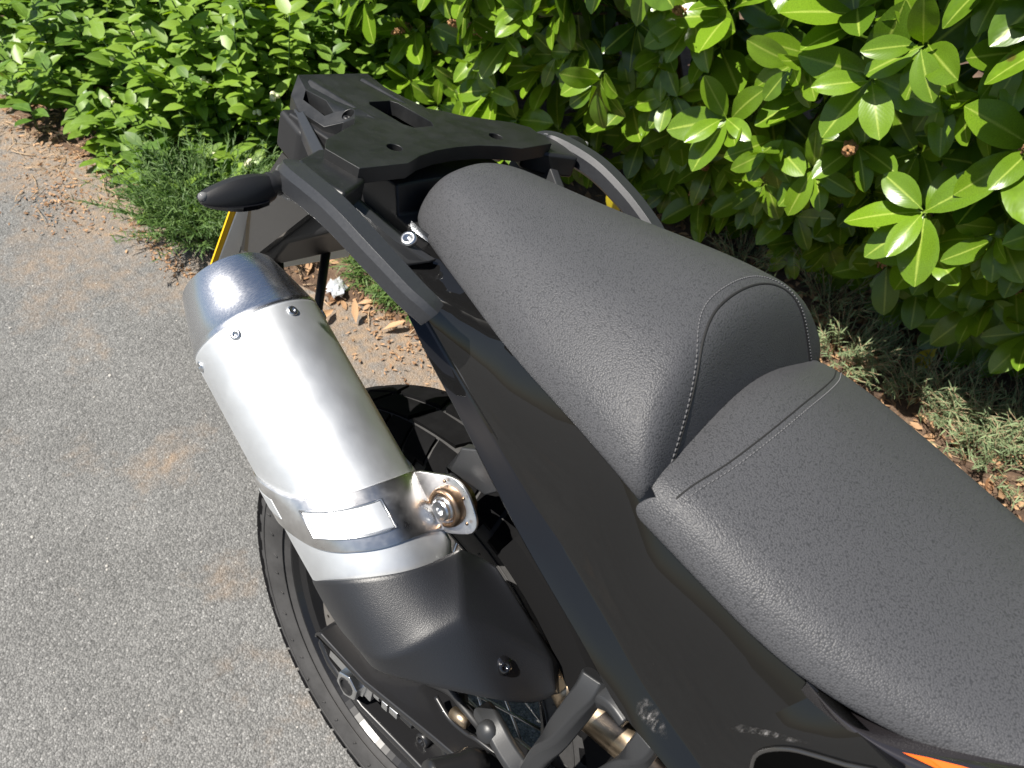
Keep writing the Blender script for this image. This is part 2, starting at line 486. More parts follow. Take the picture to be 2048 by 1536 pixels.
# asphalt: one sheet out to the horizon, finer where the camera looks
def ground_sheet():
    xs = sorted(set([-60, -30, -12, -5, 5, 12, 30, 60] + [round(-2.4 + .06 * i, 3) for i in range(70)]))
    ys = sorted(set([-60, -30, -12, 5, 12, 30, 60] + [round(-4.6 + .06 * i, 3) for i in range(112)]))
    v = []; silt = []
    for y in ys:
        for x in xs:
            near = -2.4 <= x <= 1.8 and -4.6 <= y <= 2.2
            z = .006 * noise.noise(Vector((x * 1.3, y * 1.3, 0))) if near and abs(x) > .25 else 0
            v.append((x, y, z))
            d = x - edge_x(y)
            spot = max(max(0, 1 - math.hypot(x - sx_, y - sy_) / sr_) for sx_, sy_, sr_ in SPOTS)
            silt.append(max(0, min(1, 1 - d / .45), .62 * spot) if near else 0)
    n = len(xs)
    f = [(j * n + i, j * n + i + 1, (j + 1) * n + i + 1, (j + 1) * n + i) for j in range(len(ys) - 1) for i in range(n - 1)]
    me = mesh('ground', v, f)
    a = me.attributes.new('silt', 'FLOAT', 'POINT'); a.data.foreach_set('value', silt)
    o = obj('ground', me, asphalt_material(), smooth=True)
    tag(o, 'grey worn asphalt with sandy stains', kind='structure')


ground_sheet()


def verge_z(x, y):
    d = edge_x(y) - x
    if d < 0: return -.02
    return .004 + min(d, .25) * .10 + .05 * max(0, min(1, (d - .5) / .6)) + .014 * noise.noise(Vector((x * 7, y * 7, 1))) * min(1, d / .1) + .006 * noise.noise(Vector((x * 25, y * 25, 2))) * min(1, d / .05)


def verge_sheet():
    v = []; f = []; ny = 190; nx = 60
    for j in range(ny + 1):
        y = -6 + 10 * j / ny
        ex = edge_x(y)
        for i in range(nx + 1):
            x = ex - 3.4 * (i / nx) ** 1.6
            v.append((x, y, verge_z(x - 1e-4, y) if i else -.004))
    for j in range(ny):
        for i in range(nx):
            a = j * (nx + 1) + i
            f.append((a, a + nx + 1, a + nx + 2, a + 1))
    o = obj('soil_verge', mesh('soil_verge', v, f), soil_material(), smooth=True)
    tag(o, 'dry brown soil verge under the hedge', kind='structure')


verge_sheet()

# ------------------------------------------------------------------ motorcycle
LEAN = math.radians(14.2)
bike = empty('motorcycle', (0, 0, .002))
bike.rotation_euler = (0, -LEAN, 0)
tag(bike, 'dark grey adventure motorcycle with black seats and silver exhaust leaning beside the hedge', 'motorcycle')


# ---- seats
def seat_section(y, w, zt, zb, crown, sh, flat, clip=None):
    """right half control points from centre top to centre bottom, mirrored"""
    h = zt - zb
    R = [(0, zt), (w * .40, zt - crown * .40), (w * flat, zt - crown), (w * .945, zb + max(.016, h * sh)), (w * 1.005, zb + max(.008, h * sh * .42)), (w * 1.022, zb), (w * .97, zb - .007), (0, zb - .010)]
    if clip: R = [(x, min(z, clip + .004 * x / w)) if k < 5 else (x, z) for k, (x, z) in enumerate(R)]
    pts = [(x, y, z) for x, z in R]
    pts += [(-x, y, z) for x, z in reversed(R[1:-1])]
    return pts


PY = [-.152, -.146, -.128, -.085, -.02, .05, .105, .142, .165, .182, .196, .206, .209]
PW = [.040, .056, .074, .089, .110, .134, .147, .155, .160, .162, .162, .158, .148]
PT = [.905, .932, .944, .949, .956, .967, .977, .981, .968, .940, .908, .884, .872]
PBm = [.892, .889, .888, .887, .886, .886, .887, .887, .886, .884, .880, .874, .868]
PC = [.005, .009, .012, .015, .018, .022, .026, .029, .030, .026, .016, .008, .004]
pill = loft('pillion_seat', [seat_section(y, w, t_ if y < .15 else .981, b_, c if y < .15 else .029, .36, .72, None if y < .15 else t_) for y, w, t_, b_, c in zip(PY, PW, PT, PBm, PC)])
pillion = obj('pillion_seat', pill, M['vinyl'], bike)
subsurf(pillion, 3)
pillion['label'] = 'raised grained black pillion seat'

RY = [.176, .186, .203, .232, .28, .34, .40, .46, .53, .62, .70]
RW = [.145, .154, .158, .161, .163, .162, .150, .128, .108, .095, .09]
RT = [.888, .908, .921, .925, .920, .909, .899, .895, .895, .90, .91]
RB = [.860, .862, .862, .861, .855, .847, .850, .857, .864, .868, .87]
RC = [.016, .022, .024, .023, .020, .015, .012, .010, .010, .01, .01]
ride = loft('rider_seat', [seat_section(y, w, t_, b_, c, .50, .72) for y, w, t_, b_, c in zip(RY, RW, RT, RB, RC)])
rider = obj('rider_seat', ride, M['vinyl'], bike)
subsurf(rider, 3)
rider['label'] = 'lower grained black rider seat'

bpy.context.view_layer.update()
DG = bpy.context.evaluated_depsgraph_get()


def surf_hit(o, org, d, off=0.0):
    """point on a part's finished surface, in the bike's own axes"""
    oe = o.evaluated_get(DG)
    ok, loc, nrm, _ = oe.ray_cast(Vector(org), Vector(d).normalized())
    if not ok: return None
    return loc + nrm * off


def seam_and_stitch(o, path, side_shift, nst, parent, seam_r=.0011):
    """sunken seam welt following the surface and a dashed row of stitches beside it"""
    pts = [p for p in path if p is not None]
    me = tube('seam', pts, seam_r, 6)
    obj('seam', me, M['seam'], parent, True)


def drop(o, pts, d, off, k=8):
    out = []
    for p in catmull(pts, k):
        h = surf_hit(o, Vector(p) - Vector(d).normalized() * .2, d, off)
        if h is not None: out.append(h)
    return out


def stitches(o, pts, parent, r=.00055, gap=.004, ln=.0026):
    bm = bmesh.new()
    acc = 0; P = pts
    fine = catmull(P, 4)
    L = [0]
    for i in range(1, len(fine)): L.append(L[-1] + (fine[i] - fine[i - 1]).length)
    s = 0
    def at(s):
        for i in range(1, len(L)):
            if L[i] >= s:
                f = (s - L[i - 1]) / max(1e-9, L[i] - L[i - 1]); return fine[i - 1].lerp(fine[i], f)
        return fine[-1]
    while s + ln < L[-1]:
        me = tube('t', [at(s), at(s + ln * .5) + Vector((0, 0, .0003)), at(s + ln)], r, 5)
        bm.from_mesh(me); bpy.data.meshes.remove(me)
        s += gap
    me = bpy.data.meshes.new('stitching'); bm.to_mesh(me); bm.free()
    obj('stitching', me, M['thread'], parent, True)


# pillion front panel seam: a symmetric arch around the front face
half = [(.136, .199, .868), (.127, .195, .882), (.113, .185, .905), (.095, .172, .935), (.076, .164, .958), (.045, .159, .973), (0, .157, .978)]
arch = half + [(-x, y, z) for x, y, z in reversed(half[:-1])]
D1 = (0, -.75, -.65)
a1 = drop(pillion, arch, D1, -.0002)
seam_and_stitch(pillion, a1, 0, 0, pillion, .0012)
a2 = drop(pillion, [(x * .995, y - .006, z + .004) for x, y, z in arch], D1, .0002)
stitches(pillion, a2, pillion)
# rider seat: rear border seam
bord = [(.150, .224, .88), (.135, .226, .90), (.10, .232, .92), (.05, .236, .92), (0, .237, .92), (-.05, .236, .92), (-.10, .232, .92), (-.135, .226, .90), (-.150, .224, .88)]
b1 = drop(rider, bord, (0, 0, -1), -.0003)
seam_and_stitch(rider, b1, 0, 0, rider, .0008)
stitches(rider, drop(rider, [(x, y + .005, z) for x, y, z in bord], (0, 0, -1), .0001), rider)

# ---- tail fairing, both sides
ridge = [(0.1120,-0.1015,0.8553), (0.1210,-0.0569,0.8447), (0.1310,-0.0097,0.8343), (0.1420,0.0357,0.8264), (0.1520,0.0867,0.8155), (0.1600,0.1353,0.8030), (0.1660,0.1785,0.7941), (0.1710,0.2276,0.7773), (0.1750,0.2807,0.7562), (0.1780,0.3408,0.7390), (0.1800,0.4010,0.7214)]
low = [(0.1190,-0.1137,0.8553), (0.1300,-0.0727,0.8481), (0.1420,-0.0186,0.8294), (0.1530,0.0286,0.8182), (0.1640,0.0783,0.8029), (0.1730,0.1313,0.7837), (0.1790,0.1786,0.7672), (0.1830,0.2258,0.7496), (0.1860,0.2752,0.7278), (0.1880,0.3246,0.7205), (0.1890,0.3835,0.7016)]
ridge = catmull(ridge, 5); low = catmull(low, 5)
rows = []
for r0, l0 in zip(ridge, low):
    y = r0.y
    w = lerp(y, PY[:-2] + RY[3:], PW[:-2] + RW[3:])
    zb = lerp(y, PY[:-2] + RY[3:], PBm[:-2] + RB[3:])
    if y < -.03: w = min(w, r0.x - .022)
    t1 = Vector((w - .003, y + .002, zb - .004))
    tp = t1 + (t1 - r0) * .16 + Vector((-.002, 0, 0))
    if y > .325:
        f = min(1, (y - .325) / .075)
        t1 = Vector((0.1560,0.3597,0.8433)).lerp(Vector((0.1740,0.4204,0.8524)), f)
        tp = t1 + Vector((-.010, 0, -.001))
    nrm_ = (t1 - r0).cross(Vector((0, 1, 0))); nrm_ = nrm_ if nrm_.x > 0 else -nrm_; nrm_.normalize()
    up_ = [t1.lerp(r0, f) + nrm_ * .0035 * math.sin(math.pi * f) for f in (.12, .35, .62, .86)]
    d_ = (r0 - t1).normalized(); e_ = (l0 - r0).normalized()
    lo_ = [r0 - d_ * .0022, r0 + (e_ - d_).normalized() * 0 - (d_ - e_) * .0003, r0 + e_ * .0022, r0.lerp(l0, .5) + Vector((.0008, 0, 0)), l0 - e_ * .0015, l0 + Vector((-.0015, 0, -.0005))]
    und = l0 + Vector((-.008, .002, -.008)); ins = l0 + Vector((-.030, .004, -.004))
    rows.append([tp, t1] + up_ + lo_ + [und, ins])
tipc = rows[0][6] + Vector((-.010, -.014, .004))
rows = [[p.lerp(tipc, .92) for p in rows[0]], [p.lerp(tipc, .45) for p in rows[0]]] + rows
nn = len(rows[0])
FV = [p for r in rows for p in r]
FF = [(i * nn + j, (i + 1) * nn + j, (i + 1) * nn + j + 1, i * nn + j + 1) for i in range(len(rows) - 1) for j in range(nn - 1)] + [tuple(range(nn))]
fm = fix(mesh('tail_fairing', FV, FF))


def fairing(me, nm, lab):
    o = obj(nm, me, M['paint'], bike)
    s = o.modifiers.new('thick', 'SOLIDIFY'); s.thickness = .0025; s.offset = -1
    sharp(o, 16)
    o['label'] = lab
    return o


tail_fairing = fairing(fm, 'tail_fairing', 'glossy dark grey tail fairing on the exhaust side')
lf = mirror_mesh(fm, 'tail_fairing_mesh'); fairing(lf, 'tail_fairing', 'glossy dark grey tail fairing on the hedge side')

# rear accent strip beside the pillion and bracket with torx bolt
obj('accent_strip', extr('accent_strip', [(0.0833,-0.1272,0.8930), (0.0841,-0.0865,0.8930), (0.0838,-0.0845,0.8900), (0.0831,-0.1241,0.8890)], (0, 0, -.004)), M['bolt'], bike)

# ---- tank side panel with trim and orange decal
seat_e = [(0.1500,0.3485,0.8423), (0.1470,0.3661,0.8352), (0.1420,0.3835,0.8392), (0.1350,0.4040,0.8473), (0.1220,0.4326,0.8590), (0.1080,0.4661,0.8730), (0.0900,0.5135,0.8899)]
crest = [(0.1600,0.3517,0.8483), (0.1600,0.3708,0.8427), (0.1580,0.3908,0.8459), (0.1520,0.4106,0.8513), (0.1420,0.4368,0.8631), (0.1300,0.4688,0.8753), (0.1120,0.5146,0.8872)]
lowe = [(0.1650,0.3547,0.8507), (0.1680,0.3774,0.8479), (0.1700,0.4004,0.8485), (0.1680,0.4264,0.8547), (0.1600,0.4531,0.8617), (0.1500,0.4850,0.8667), (0.1350,0.5283,0.8749)]
rows = []
for a, c, l in zip(seat_e, crest, lowe):
    a, c, l = Vector(a), Vector(c), Vector(l)
    rows.append([a + Vector((-.02, 0, -.006)), a + Vector((0, 0, -.002)), c, c.lerp(l, .35) + Vector((.002, 0, .002)), l + Vector((-.002, 0, 0)), l + Vector((-.012, .0, -.03)), l + Vector((-.04, 0, -.08))])
nn = len(rows[0]); FV = [p for r in rows for p in r]
FF = [(i * nn + j, (i + 1) * nn + j, (i + 1) * nn + j + 1, i * nn + j + 1) for i in range(len(rows) - 1) for j in range(nn - 1)]
tp_ = mesh('tank_panel', FV, FF)
tank = obj('tank_panel', fix(tp_), M['trim'], bike); subsurf(tank, 2)
tank['label'] = 'glossy black tank side panel with orange flash'
obj('tank_panel', mirror_mesh(tp_, 'tank_panel_mesh'), M['trim'], bike); subsurf(bpy.data.objects[-1] if False else [o for o in bike.children if o.name.startswith('tank_panel')][-1], 2)
bpy.context.view_layer.update(); DG = bpy.context.evaluated_depsgraph_get()
CB = Vector((0.561, 0.314, 1.221))


def on(o, p, off):
    """nearest point on a part's finished surface, lifted by off"""
    oe = o.evaluated_get(DG)
    ok, loc, nrm, _ = oe.closest_point_on_mesh(Vector(p))
    if nrm.dot(CB - loc) < 0: nrm = -nrm
    return loc + nrm * off


dec = [(0.1650,0.4138,0.8581), (0.1640,0.4236,0.8667), (0.1600,0.4384,0.8749), (0.1520,0.4585,0.8811), (0.1500,0.4679,0.8793), (0.1580,0.4572,0.8723), (0.1620,0.4457,0.8691), (0.1660,0.4324,0.8683)]
def on_ray(o, p, off):
    h = surf_hit(o, CB, Vector(p) - CB, off)
    return h if h is not None else on(o, p, off)


dv = [on_ray(tank, p, .0012) for p in dec]
obj('orange_flash', mesh('orange_flash', dv, [(0, 1, 7), (1, 2, 6, 7), (2, 3, 5, 6), (3, 4, 5)]), M['orange'], tank)

# ---- duct in the lower front of the fairing: black patch painting its shaded hollow
duct = [(0.1850,0.3630,0.7810), (0.1850,0.3591,0.7937), (0.1850,0.3617,0.8059), (0.1840,0.3703,0.8190), (0.1830,0.3821,0.8285), (0.1810,0.3962,0.8377), (0.1780,0.4124,0.8470), (0.1830,0.4219,0.8134), (0.1880,0.3980,0.7612)]
d2 = [on_ray(tail_fairing, p, .0015) for p in duct]
rim_ = tube('duct_rim', d2 + [d2[0]], .0016, 8, 3)
cc = Vector((0, 0, 0))
for p in duct: cc += Vector(p) / len(duct)
cc = on_ray(tail_fairing, cc, .004); d3 = [on_ray(tail_fairing, p, .0015) for p in duct]
dm_ = [cc.lerp(p, .5) for p in d3]; dm_ = [on_ray(tail_fairing, p, .0035) for p in dm_]; nd_ = len(d3)
dr = obj('duct', fix(mesh('duct', d3 + dm_ + [cc], [(i, (i + 1) % nd_, nd_ + (i + 1) % nd_, nd_ + i) for i in range(nd_)] + [(nd_ + i, nd_ + (i + 1) % nd_, 2 * nd_) for i in range(nd_)])), M['hollow_shade'], tail_fairing)
# abrasion marks low on the panel
for pts in ([(0.1700,0.2801,0.7310), (0.1700,0.2831,0.7424), (0.1700,0.2965,0.7419), (0.1700,0.3094,0.7310), (0.1700,0.3147,0.7243), (0.1700,0.3086,0.7178), (0.1700,0.2956,0.7172), (0.1700,0.2838,0.7195)],
            [(0.1800,0.3367,0.7880), (0.1800,0.3410,0.8005), (0.1800,0.3559,0.8150), (0.1800,0.3710,0.8270), (0.1800,0.3775,0.8310), (0.1800,0.3684,0.8191), (0.1800,0.3514,0.8028), (0.1800,0.3400,0.7892)]):
    q3 = [on_ray(tail_fairing, p, .0006) for p in pts]
    ce = Vector((0, 0, 0))
    for p in pts: ce += Vector(p) / len(pts)
    ce = on_ray(tail_fairing, ce, .0009)
    sme_ = fix(mesh('scuff_mark', q3 + [ce], [(i, (i + 1) % 8, 8) for i in range(8)]))
    sme_.attributes.new('fade', 'FLOAT', 'POINT').data.foreach_set('value', [0] * 8 + [1.0])
    obj('scuff_mark', sme_, M['scuff'], tail_fairing)
obj('duct_rim', rim_, M['gloss'], tail_fairing, True)

# ---- under-tail, subframe and inner fender (black, mostly in shade)
def prism(name, yz, x0, x1, mat, bw=.003, parent=bike):
    o = obj(name, extr(name, [(x0, y, z) for y, z in yz], (x1 - x0, 0, 0)), mat, parent)
    if bw: bevel(o, bw, 2)
    return o


prism('tail_undertray', [(-.33, .875), (-.33, .905), (-.16, .912), (-.15, .885), (.02, .878), (.2, .845), (.5, .82), (.5, .74), (.2, .76), (-.05, .80), (-.2, .845)], -.078, .078, M['plastic'])
prism('inner_fender', [(.00, .79), (.10, .755), (.30, .70), (.46, .60), (.46, .52), (.40, .60), (.28, .675), (.10, .735), (.0, .77)], -.085, .085, M['matte'])
for s in (-1, 1):
    obj('subframe_tube', tube('subframe_tube', [(s * .085, -.22, .868), (s * .098, -.10, .848), (s * .105, .05, .80), (s * .11, .2, .75), (s * .115, .42, .66)], .0095, 10, 5), M['swing'], bike, True)
for s in (-1, 1):
    sk2 = obj('added_sun_skirt', extr('added_sun_skirt', [(s * .100, .03, .80), (s * .100, .28, .72), (s * .100, .28, .655), (s * .100, .10, .715), (s * .100, .04, .745)], (-s * .006, 0, 0)), M['matte'], bike); bevel(sk2, .002, 2)  # added panel, there to block sun from the tyre
prism('engine_case', [(.50, .30), (.42, .42), (.44, .62), (.52, .78), (.85, .80), (.9, .55), (.85, .28)], -.11, .11, M['cast'], .02)

# ---- luggage rack
half = [(0, -.363), (.046, -.363), (.063, -.348), (.071, -.322), (.071, -.280), (.060, -.266), (.062, -.248), (.074, -.235), (.126, -.208), (.140, -.191), (.133, -.152), (.079, -.150), (.056, -.160), (.03, -.166), (0, -.168)]
outer = half + [(-x, y) for x, y in reversed(half[1:-1])]


def circle(cx, cy, r, n=14):
    return [(cx + r * math.cos(2 * math.pi * k / n), cy + r * math.sin(2 * math.pi * k / n)) for k in range(n)]


holes = [[(-.014, -.285), (.014, -.285), (.019, -.278), (.019, -.226), (.013, -.216), (-.013, -.216), (-.019, -.226), (-.019, -.278)]]
for s in (1, -1):
    holes.append([(s * .053, -.338), (s * .061, -.330), (s * .063, -.291), (s * .057, -.286), (s * .052, -.306)])
    for cx, cy in ((.052, -.268 + .0), (.070, -.180)):
        holes.append(circle(s * cx, cy if cx > .06 else -.262 - .008, .0075 if cx > .06 else .0055))
holes = [h for h in holes]


def rack_z(x, y):
    z = 0
    if y < -.25: z -= max(0, abs(x) - .046) * .85
    return z - .009 * max(0, min(1, (-.19 - y) / .16))


rk = plate_with_holes('luggage_rack', outer, holes, .923, .938, rack_z)
rack = obj('luggage_rack', rk, M['rack'], bike)
bevel(rack, .0045, 3, 40)
rack['label'] = 'black moulded luggage rack plate behind the pillion seat'
for s in (1, -1):
    # raised shoulder ribs along the plate, wing blocks that carry the handles
    rb = obj('rib', extr('rib', [(s * .022, -.352, .922), (s * .030, -.352, .9288), (s * .040, -.352, .9288), (s * .046, -.352, .922)], (0, .165, .0085)), M['rack'], rack)
    bevel(rb, .0015, 2)
    mp_ = [(0.1644,-0.1941,0.9290), (0.1299,-0.2102,0.9290), (0.1101,-0.1673,0.9290), (0.1301,-0.1459,0.9290), (0.1627,-0.1312,0.9290), (0.1698,-0.1556,0.9290), (0.1720,-0.1774,0.9290)]
    wb = obj('handle_mount', extr('handle_mount', [(s * q[0], q[1], q[2]) for q in mp_], (0, 0, -.026)), M['rack'], rack)
    bevel(wb, .004, 3)
    for cx, cy, r in ((.052, -.270, .0048), (.070, -.180, .0068)):
        obj('rack_bolt', lathe('rack_bolt', [(0, r), (.004, r), (.0055, r * .75), (.0055, r * .45), (.003, r * .42), (.003, 0)], (s * cx, cy, .920), (0, 0, 1), 14), M['plastic'], rack, True)

# ---- grab handles
def bar(name, path, wid, hei, mat, parent, k=6, wf=None, bank=None):
    P = catmull(path, k); rings = []
    for i, p in enumerate(P):
        t = (P[min(i + 1, len(P) - 1)] - P[max(i - 1, 0)]).normalized()
        side = t.cross(Vector((0, 0, 1))).normalized()
        up = side.cross(t).normalized()
        if bank:
            q = Matrix.Rotation(bank, 3, t); side = q @ side; up = q @ up
        f = i / (len(P) - 1)
        s_ = wf(f) if wf else 1
        w, h = wid / 2 * s_, hei / 2 * s_
        c = .28
        pr = [(w, h * (1 - 2 * c)), (w * (1 - c), h), (-w * (1 - c), h), (-w, h * (1 - 2 * c)), (-w, -h * .7), (-w * .7, -h), (w * .7, -h), (w, -h * .7)]
        rings.append([p + side * a + up * b for a, b in pr])
    o = obj(name, loft(name, rings), mat, parent)
    bevel(o, .0025, 2, 25)
    return o


HP = [(.146, -.192, .906), (.166, -.190, .914), (0.1780,-0.1757,0.9206), (0.1810,-0.1198,0.9216), (0.1790,-0.0674,0.9116), (0.1740,-0.0286,0.9006), (0.1700,-0.0126,0.8957), (0.1670,-0.0062,0.8915)]
handles = []
for s in (1, -1):
    h = bar('grab_handle', [(s * x, y, z) for x, y, z in HP], 0.0245, .0235, M['handle'], bike, 6, lambda f: 1.12 - .30 * f)
    h['label'] = 'dark grey grab handle on the exhaust side' if s > 0 else 'light grey grab handle on the hedge side'
    handles.append(h)
    # side plate that drops from the handle to the subframe with its torx bolt
    sp = obj('side_plate', extr('side_plate', [(s * .150, -.195, .930), (s * .150, -.205, .885), (s * .132, -.17, .862), (s * .112, -.105, .862), (s * .104, -.075, .884), (s * .128, -.10, .895), (s * .150, -.15, .915)], (-s * .012, 0, 0)), M['cast'], h)
    bevel(sp, .003, 2)
    obj('torx_bolt', lathe('torx_bolt', [(0, .0075), (.003, .0075), (.0042, .006), (.0042, .0036), (.002, .003), (.002, 0)], (s * .112, -.098, .895), (s * .55, .1, .8), 16), M['bolt'], h, True)

# ---- turn signals
def signal(s):
    g = empty('turn_signal', (0, 0, 0), bike)
    E0 = Vector((0.1806,-0.1850,0.9143)); E1 = Vector((0.2575,-0.1850,0.9143))
    E0.x *= s; E1.x *= s
    ax = (E1 - E0); ln = ax.length; ax.normalize()
    up = Vector((0, .25, 1)); up = (up - ax * up.dot(ax)).normalized(); sd = ax.cross(up)
    prof = [(.14, .0085, .008), (.18, .0125, .011), (.30, .0155, .0135), (.45, .017, .015), (.62, .0165, .0145), (.78, .013, .012), (.90, .0085, .009), (.97, .0055, .006), (1.0, .003, .0035)]
    rings = []
    for u, h, w in prof:
        c = E0 + ax * ln * u - up * .004 * u
        rings.append([c - up * .003 + up * h * 1.02 * uu + sd * w * 1.0 * ss for uu, ss in [(1.05, 0), (.62, .66), (.05, 1), (-.30, 1), (-.66, .75), (-.72, 0), (-.66, -.75), (-.30, -1), (.05, -1), (.62, -.66)]])
    b_ = obj('signal_body', loft('signal_body', rings), M['plastic'], g); sharp(b_, 30); subsurf(b_, 1)
    # smoked lens band running along the lower half of the body
    rg = []
    for u, h, w in prof[2:]:
        c = E0 + ax * ln * u - up * .004 * u
        rg.append([c - up * .003 + up * h * 1.02 * uu + sd * w * 1.0 * ss for uu, ss in [(.0, 1.10), (-.26, 1.13), (-.26, -1.13), (.0, -1.10)]])
    obj('signal_lens', loft('signal_lens', rg), M['lens'], g, False)
    obj('lens_tip', lathe('lens_tip', [(-.005, .0035), (-.001, .0038), (.001, .003), (.002, .0012), (.0022, 0)], E1 - up * .004 - ax * .001, ax, 12), M['clear'], g, True)
    pts = [(-.008, .010), (.0, .0105), (.004, .0085), (.008, .0105), (.012, .0082), (.016, .0100), (.020, .0080), (.028, .0085)]
    obj('signal_stalk', lathe('signal_stalk', pts, E0, ax, 18), M['rubber'], g, True)
    obj('stalk_collar', lathe('stalk_collar', [(-.012, .006), (-.012, .0155), (-.004, .0165), (.001, .0150), (.003, .010)], E0, ax, 20), M['collar'], g, True)
    g['label'] = 'black turn signal beside the number plate' if s > 0 else 'black turn signal on the hedge side'
    return g


signal(1); signal(-1)

# ---- tail light, plate bracket, number plate
tl = empty('tail_light', (0, 0, 0), bike)
o = obj('lamp_housing', extr('lamp_housing', [(-.078, -.345, .862), (-.085, -.300, .858), (-.070, -.270, .862), (.070, -.270, .862), (.085, -.300, .858), (.078, -.345, .862)], (0, 0, .040)), M['plastic'], tl); bevel(o, .005, 3)
o = obj('lamp_lens', extr('lamp_lens', [(-.070, -.352, .868), (-.070, -.344, .868), (.070, -.344, .868), (.070, -.352, .868)], (0, 0, .028)), M['lens'], tl); bevel(o, .003, 2)
tw = obj('tail_wing', extr('tail_wing', [(.060, -.338, .912), (.068, -.335, .905), (.128, -.205, .905), (.118, -.200, .912)], (-.004, -.002, -.016)), M['handle'], bike); bevel(tw, .002, 2)
tw = obj('tail_wing', extr('tail_wing', [(-.060, -.338, .912), (-.068, -.335, .905), (-.128, -.205, .905), (-.118, -.200, .912)], (.004, -.002, -.016)), M['handle'], bike); bevel(tw, .002, 2)

pb = prism('plate_bracket', [(-.24, .865), (-.33, .868), (-.375, .80), (-.392, .735), (-.385, .70), (-.36, .695), (-.33, .745), (-.26, .80)], -.062, .062, M['plastic'], .006)
obj('bracket_skirt', extr('bracket_skirt', [(.064, -.25, .850), (.064, -.335, .858), (.064, -.382, .775), (.064, -.392, .705), (.064, -.362, .715), (.064, -.30, .79)], (.012, 0, 0)), M['gloss'], pb)
for a, b_, r in (((.045, -.372, .715), (.060, -.300, .600), .007), ((-.035, -.370, .71), (.030, -.290, .585), .006), ((.03, -.38, .70), (.028, -.355, .60), .005)):
    obj('stay', tube('stay', [a, b_], r, 8), M['plastic'], pb, True)
# plate: back of the acrylic faces the rider
pl = empty('number_plate', (0, 0, 0), bike)
TL = Vector((0.0805,-0.3920,0.7729)); BL = Vector((0.0974,-0.4150,0.6526)); TRr = Vector((-.118, -.392, .782)); BRr = Vector((-.118, -.415, .640))
nrm = (BL - TL).cross(TRr - TL).normalized()
if nrm.y < 0: nrm = -nrm
o = obj('plate_back', extr('plate_back', [TL, BL, BRr, TRr], -nrm * .0022), M['plate_back'], pl); bevel(o, .004, 2)
k = 1.035
yl = obj('plate_face', extr('plate_face', [TL - nrm * .0026 + Vector((.0065, 0, .004)), BL - nrm * .0026 + Vector((.0065, 0, -.002)), BRr - nrm * .0026 + Vector((-.003, 0, -.002)), TRr - nrm * .0026 + Vector((-.003, 0, .003))], -nrm * .0024), M['plate_yellow'], pl)
pl['label'] = 'number plate seen from behind with bright yellow edge'
for i in range(2):
    bm = bmesh.new()
    for j in range(12):
        c = TL.lerp(BL, .45 + .022 * j) + (TRr - TL) * (.13 + .035 * i) + nrm * .0006
        e1 = (BL - TL).normalized() * (.0011 if rnd() > .2 else .0005); e2 = (TRr - TL).normalized() * U(.0010, .0020)
        vs = [bm.verts.new(c + e1 * a_ + e2 * b_) for a_, b_ in ((-1, -1), (1, -1), (1, 1), (-1, 1))]
        bm.faces.new(vs)
    me = bpy.data.meshes.new('small_print'); bm.to_mesh(me); bm.free()
    obj('small_print', me, M['print'], pl)

# ---- exhaust
P0 = Vector((0.1780, -0.2030, 0.7410)); AX = Vector((0, 0.8956, -0.4449)).normalized(); EX = Vector((1, 0, 0)); EU = Vector((0, 0.4449, 0.8956)).normalized()


def MP(s, a, r):
    a = math.radians(a)
    return P0 + AX * s + (EX * math.cos(a) + EU * math.sin(a)) * r


ex = empty('exhaust', (0, 0, 0), bike)
ex['label'] = 'silver exhaust silencer with polished end cap and black heat shield'
NA = 96


def ring(s, r):
    return [MP(s(a) if callable(s) else s, a, r) for a in [360 * j / NA for j in range(NA)]]


can = obj('silencer_can', loft('silencer_can', [ring(s, r) for s, r in ((0, .0605), (.0005, .0630), (.0015, .0638), (.004, .064), (.10, .0645), (.2, .065), (.27, .064), (.305, .048), (.36, .030))]), M['silver'], ex)
sharp(can, 35)
cap_prof = [(.001, .0625), (.0005, .0640), (-.0035, .0640), (-.0045, .0630), (-.020, .0588), (-.040, .0532), (-.0600, .0474), (-.0612, .0464), (-.0612, .0445), (-.060, .0435), (-.050, .0425), (-.01, .0420)]
cap = obj('end_cap', loft('end_cap', [[P0 + AX * (s - .004 * math.cos(math.radians(a - 60)) * min(1, -s / .05 if s < 0 else 0)) + (EX * math.cos(math.radians(a)) + EU * math.sin(math.radians(a))) * r for a in [360 * j / NA for j in range(NA)]] for s, r in cap_prof], True, False), M['cap'], ex)
sharp(cap, 50)
obj('outlet', lathe('outlet', [(-.052, .025), (-.03, .025), (-.03, .0)], P0, AX, 24), M['hollow_shade'], ex)
obj('outlet_baffle', lathe('outlet_baffle', [(-.008, .039), (-.008, .0), (-.006, 0)], P0, AX, 24), M['hollow_shade'], ex)
for a in (95, 44, -9, -62, -120, 150):
    q = MP(.012, a, .0638); d = (q - (P0 + AX * .012)).normalized()
    sc = obj('cap_screw', lathe('cap_screw', [(0, .0052), (.0012, .0052), (.0022, .0042), (.0022, .0022), (.0008, .0018), (.0008, 0)], q, d, 14), M['bolt'], ex, True)
# strap: a skewed band
SA = [-180, -110, -60, -14, 10, 25, 62, 101, 145, 180]
SU = [.150, .105, .105, .128, .155, .171, .189, .195, .195, .150]
SL = [.215, .150, .150, .178, .208, .224, .245, .252, .262, .215]


def strap_s(a, k):
    a = (a + 180) % 360 - 180
    return lerp(a, SA, SU) * (1 - k) + lerp(a, SA, SL) * k


SMO = [sum(strap_s(a + d, 0) for d in (-12, -6, 0, 6, 12)) / 5 for a in range(360)]
SML = [sum(strap_s(a + d, 1) for d in (-12, -6, 0, 6, 12)) / 5 for a in range(360)]


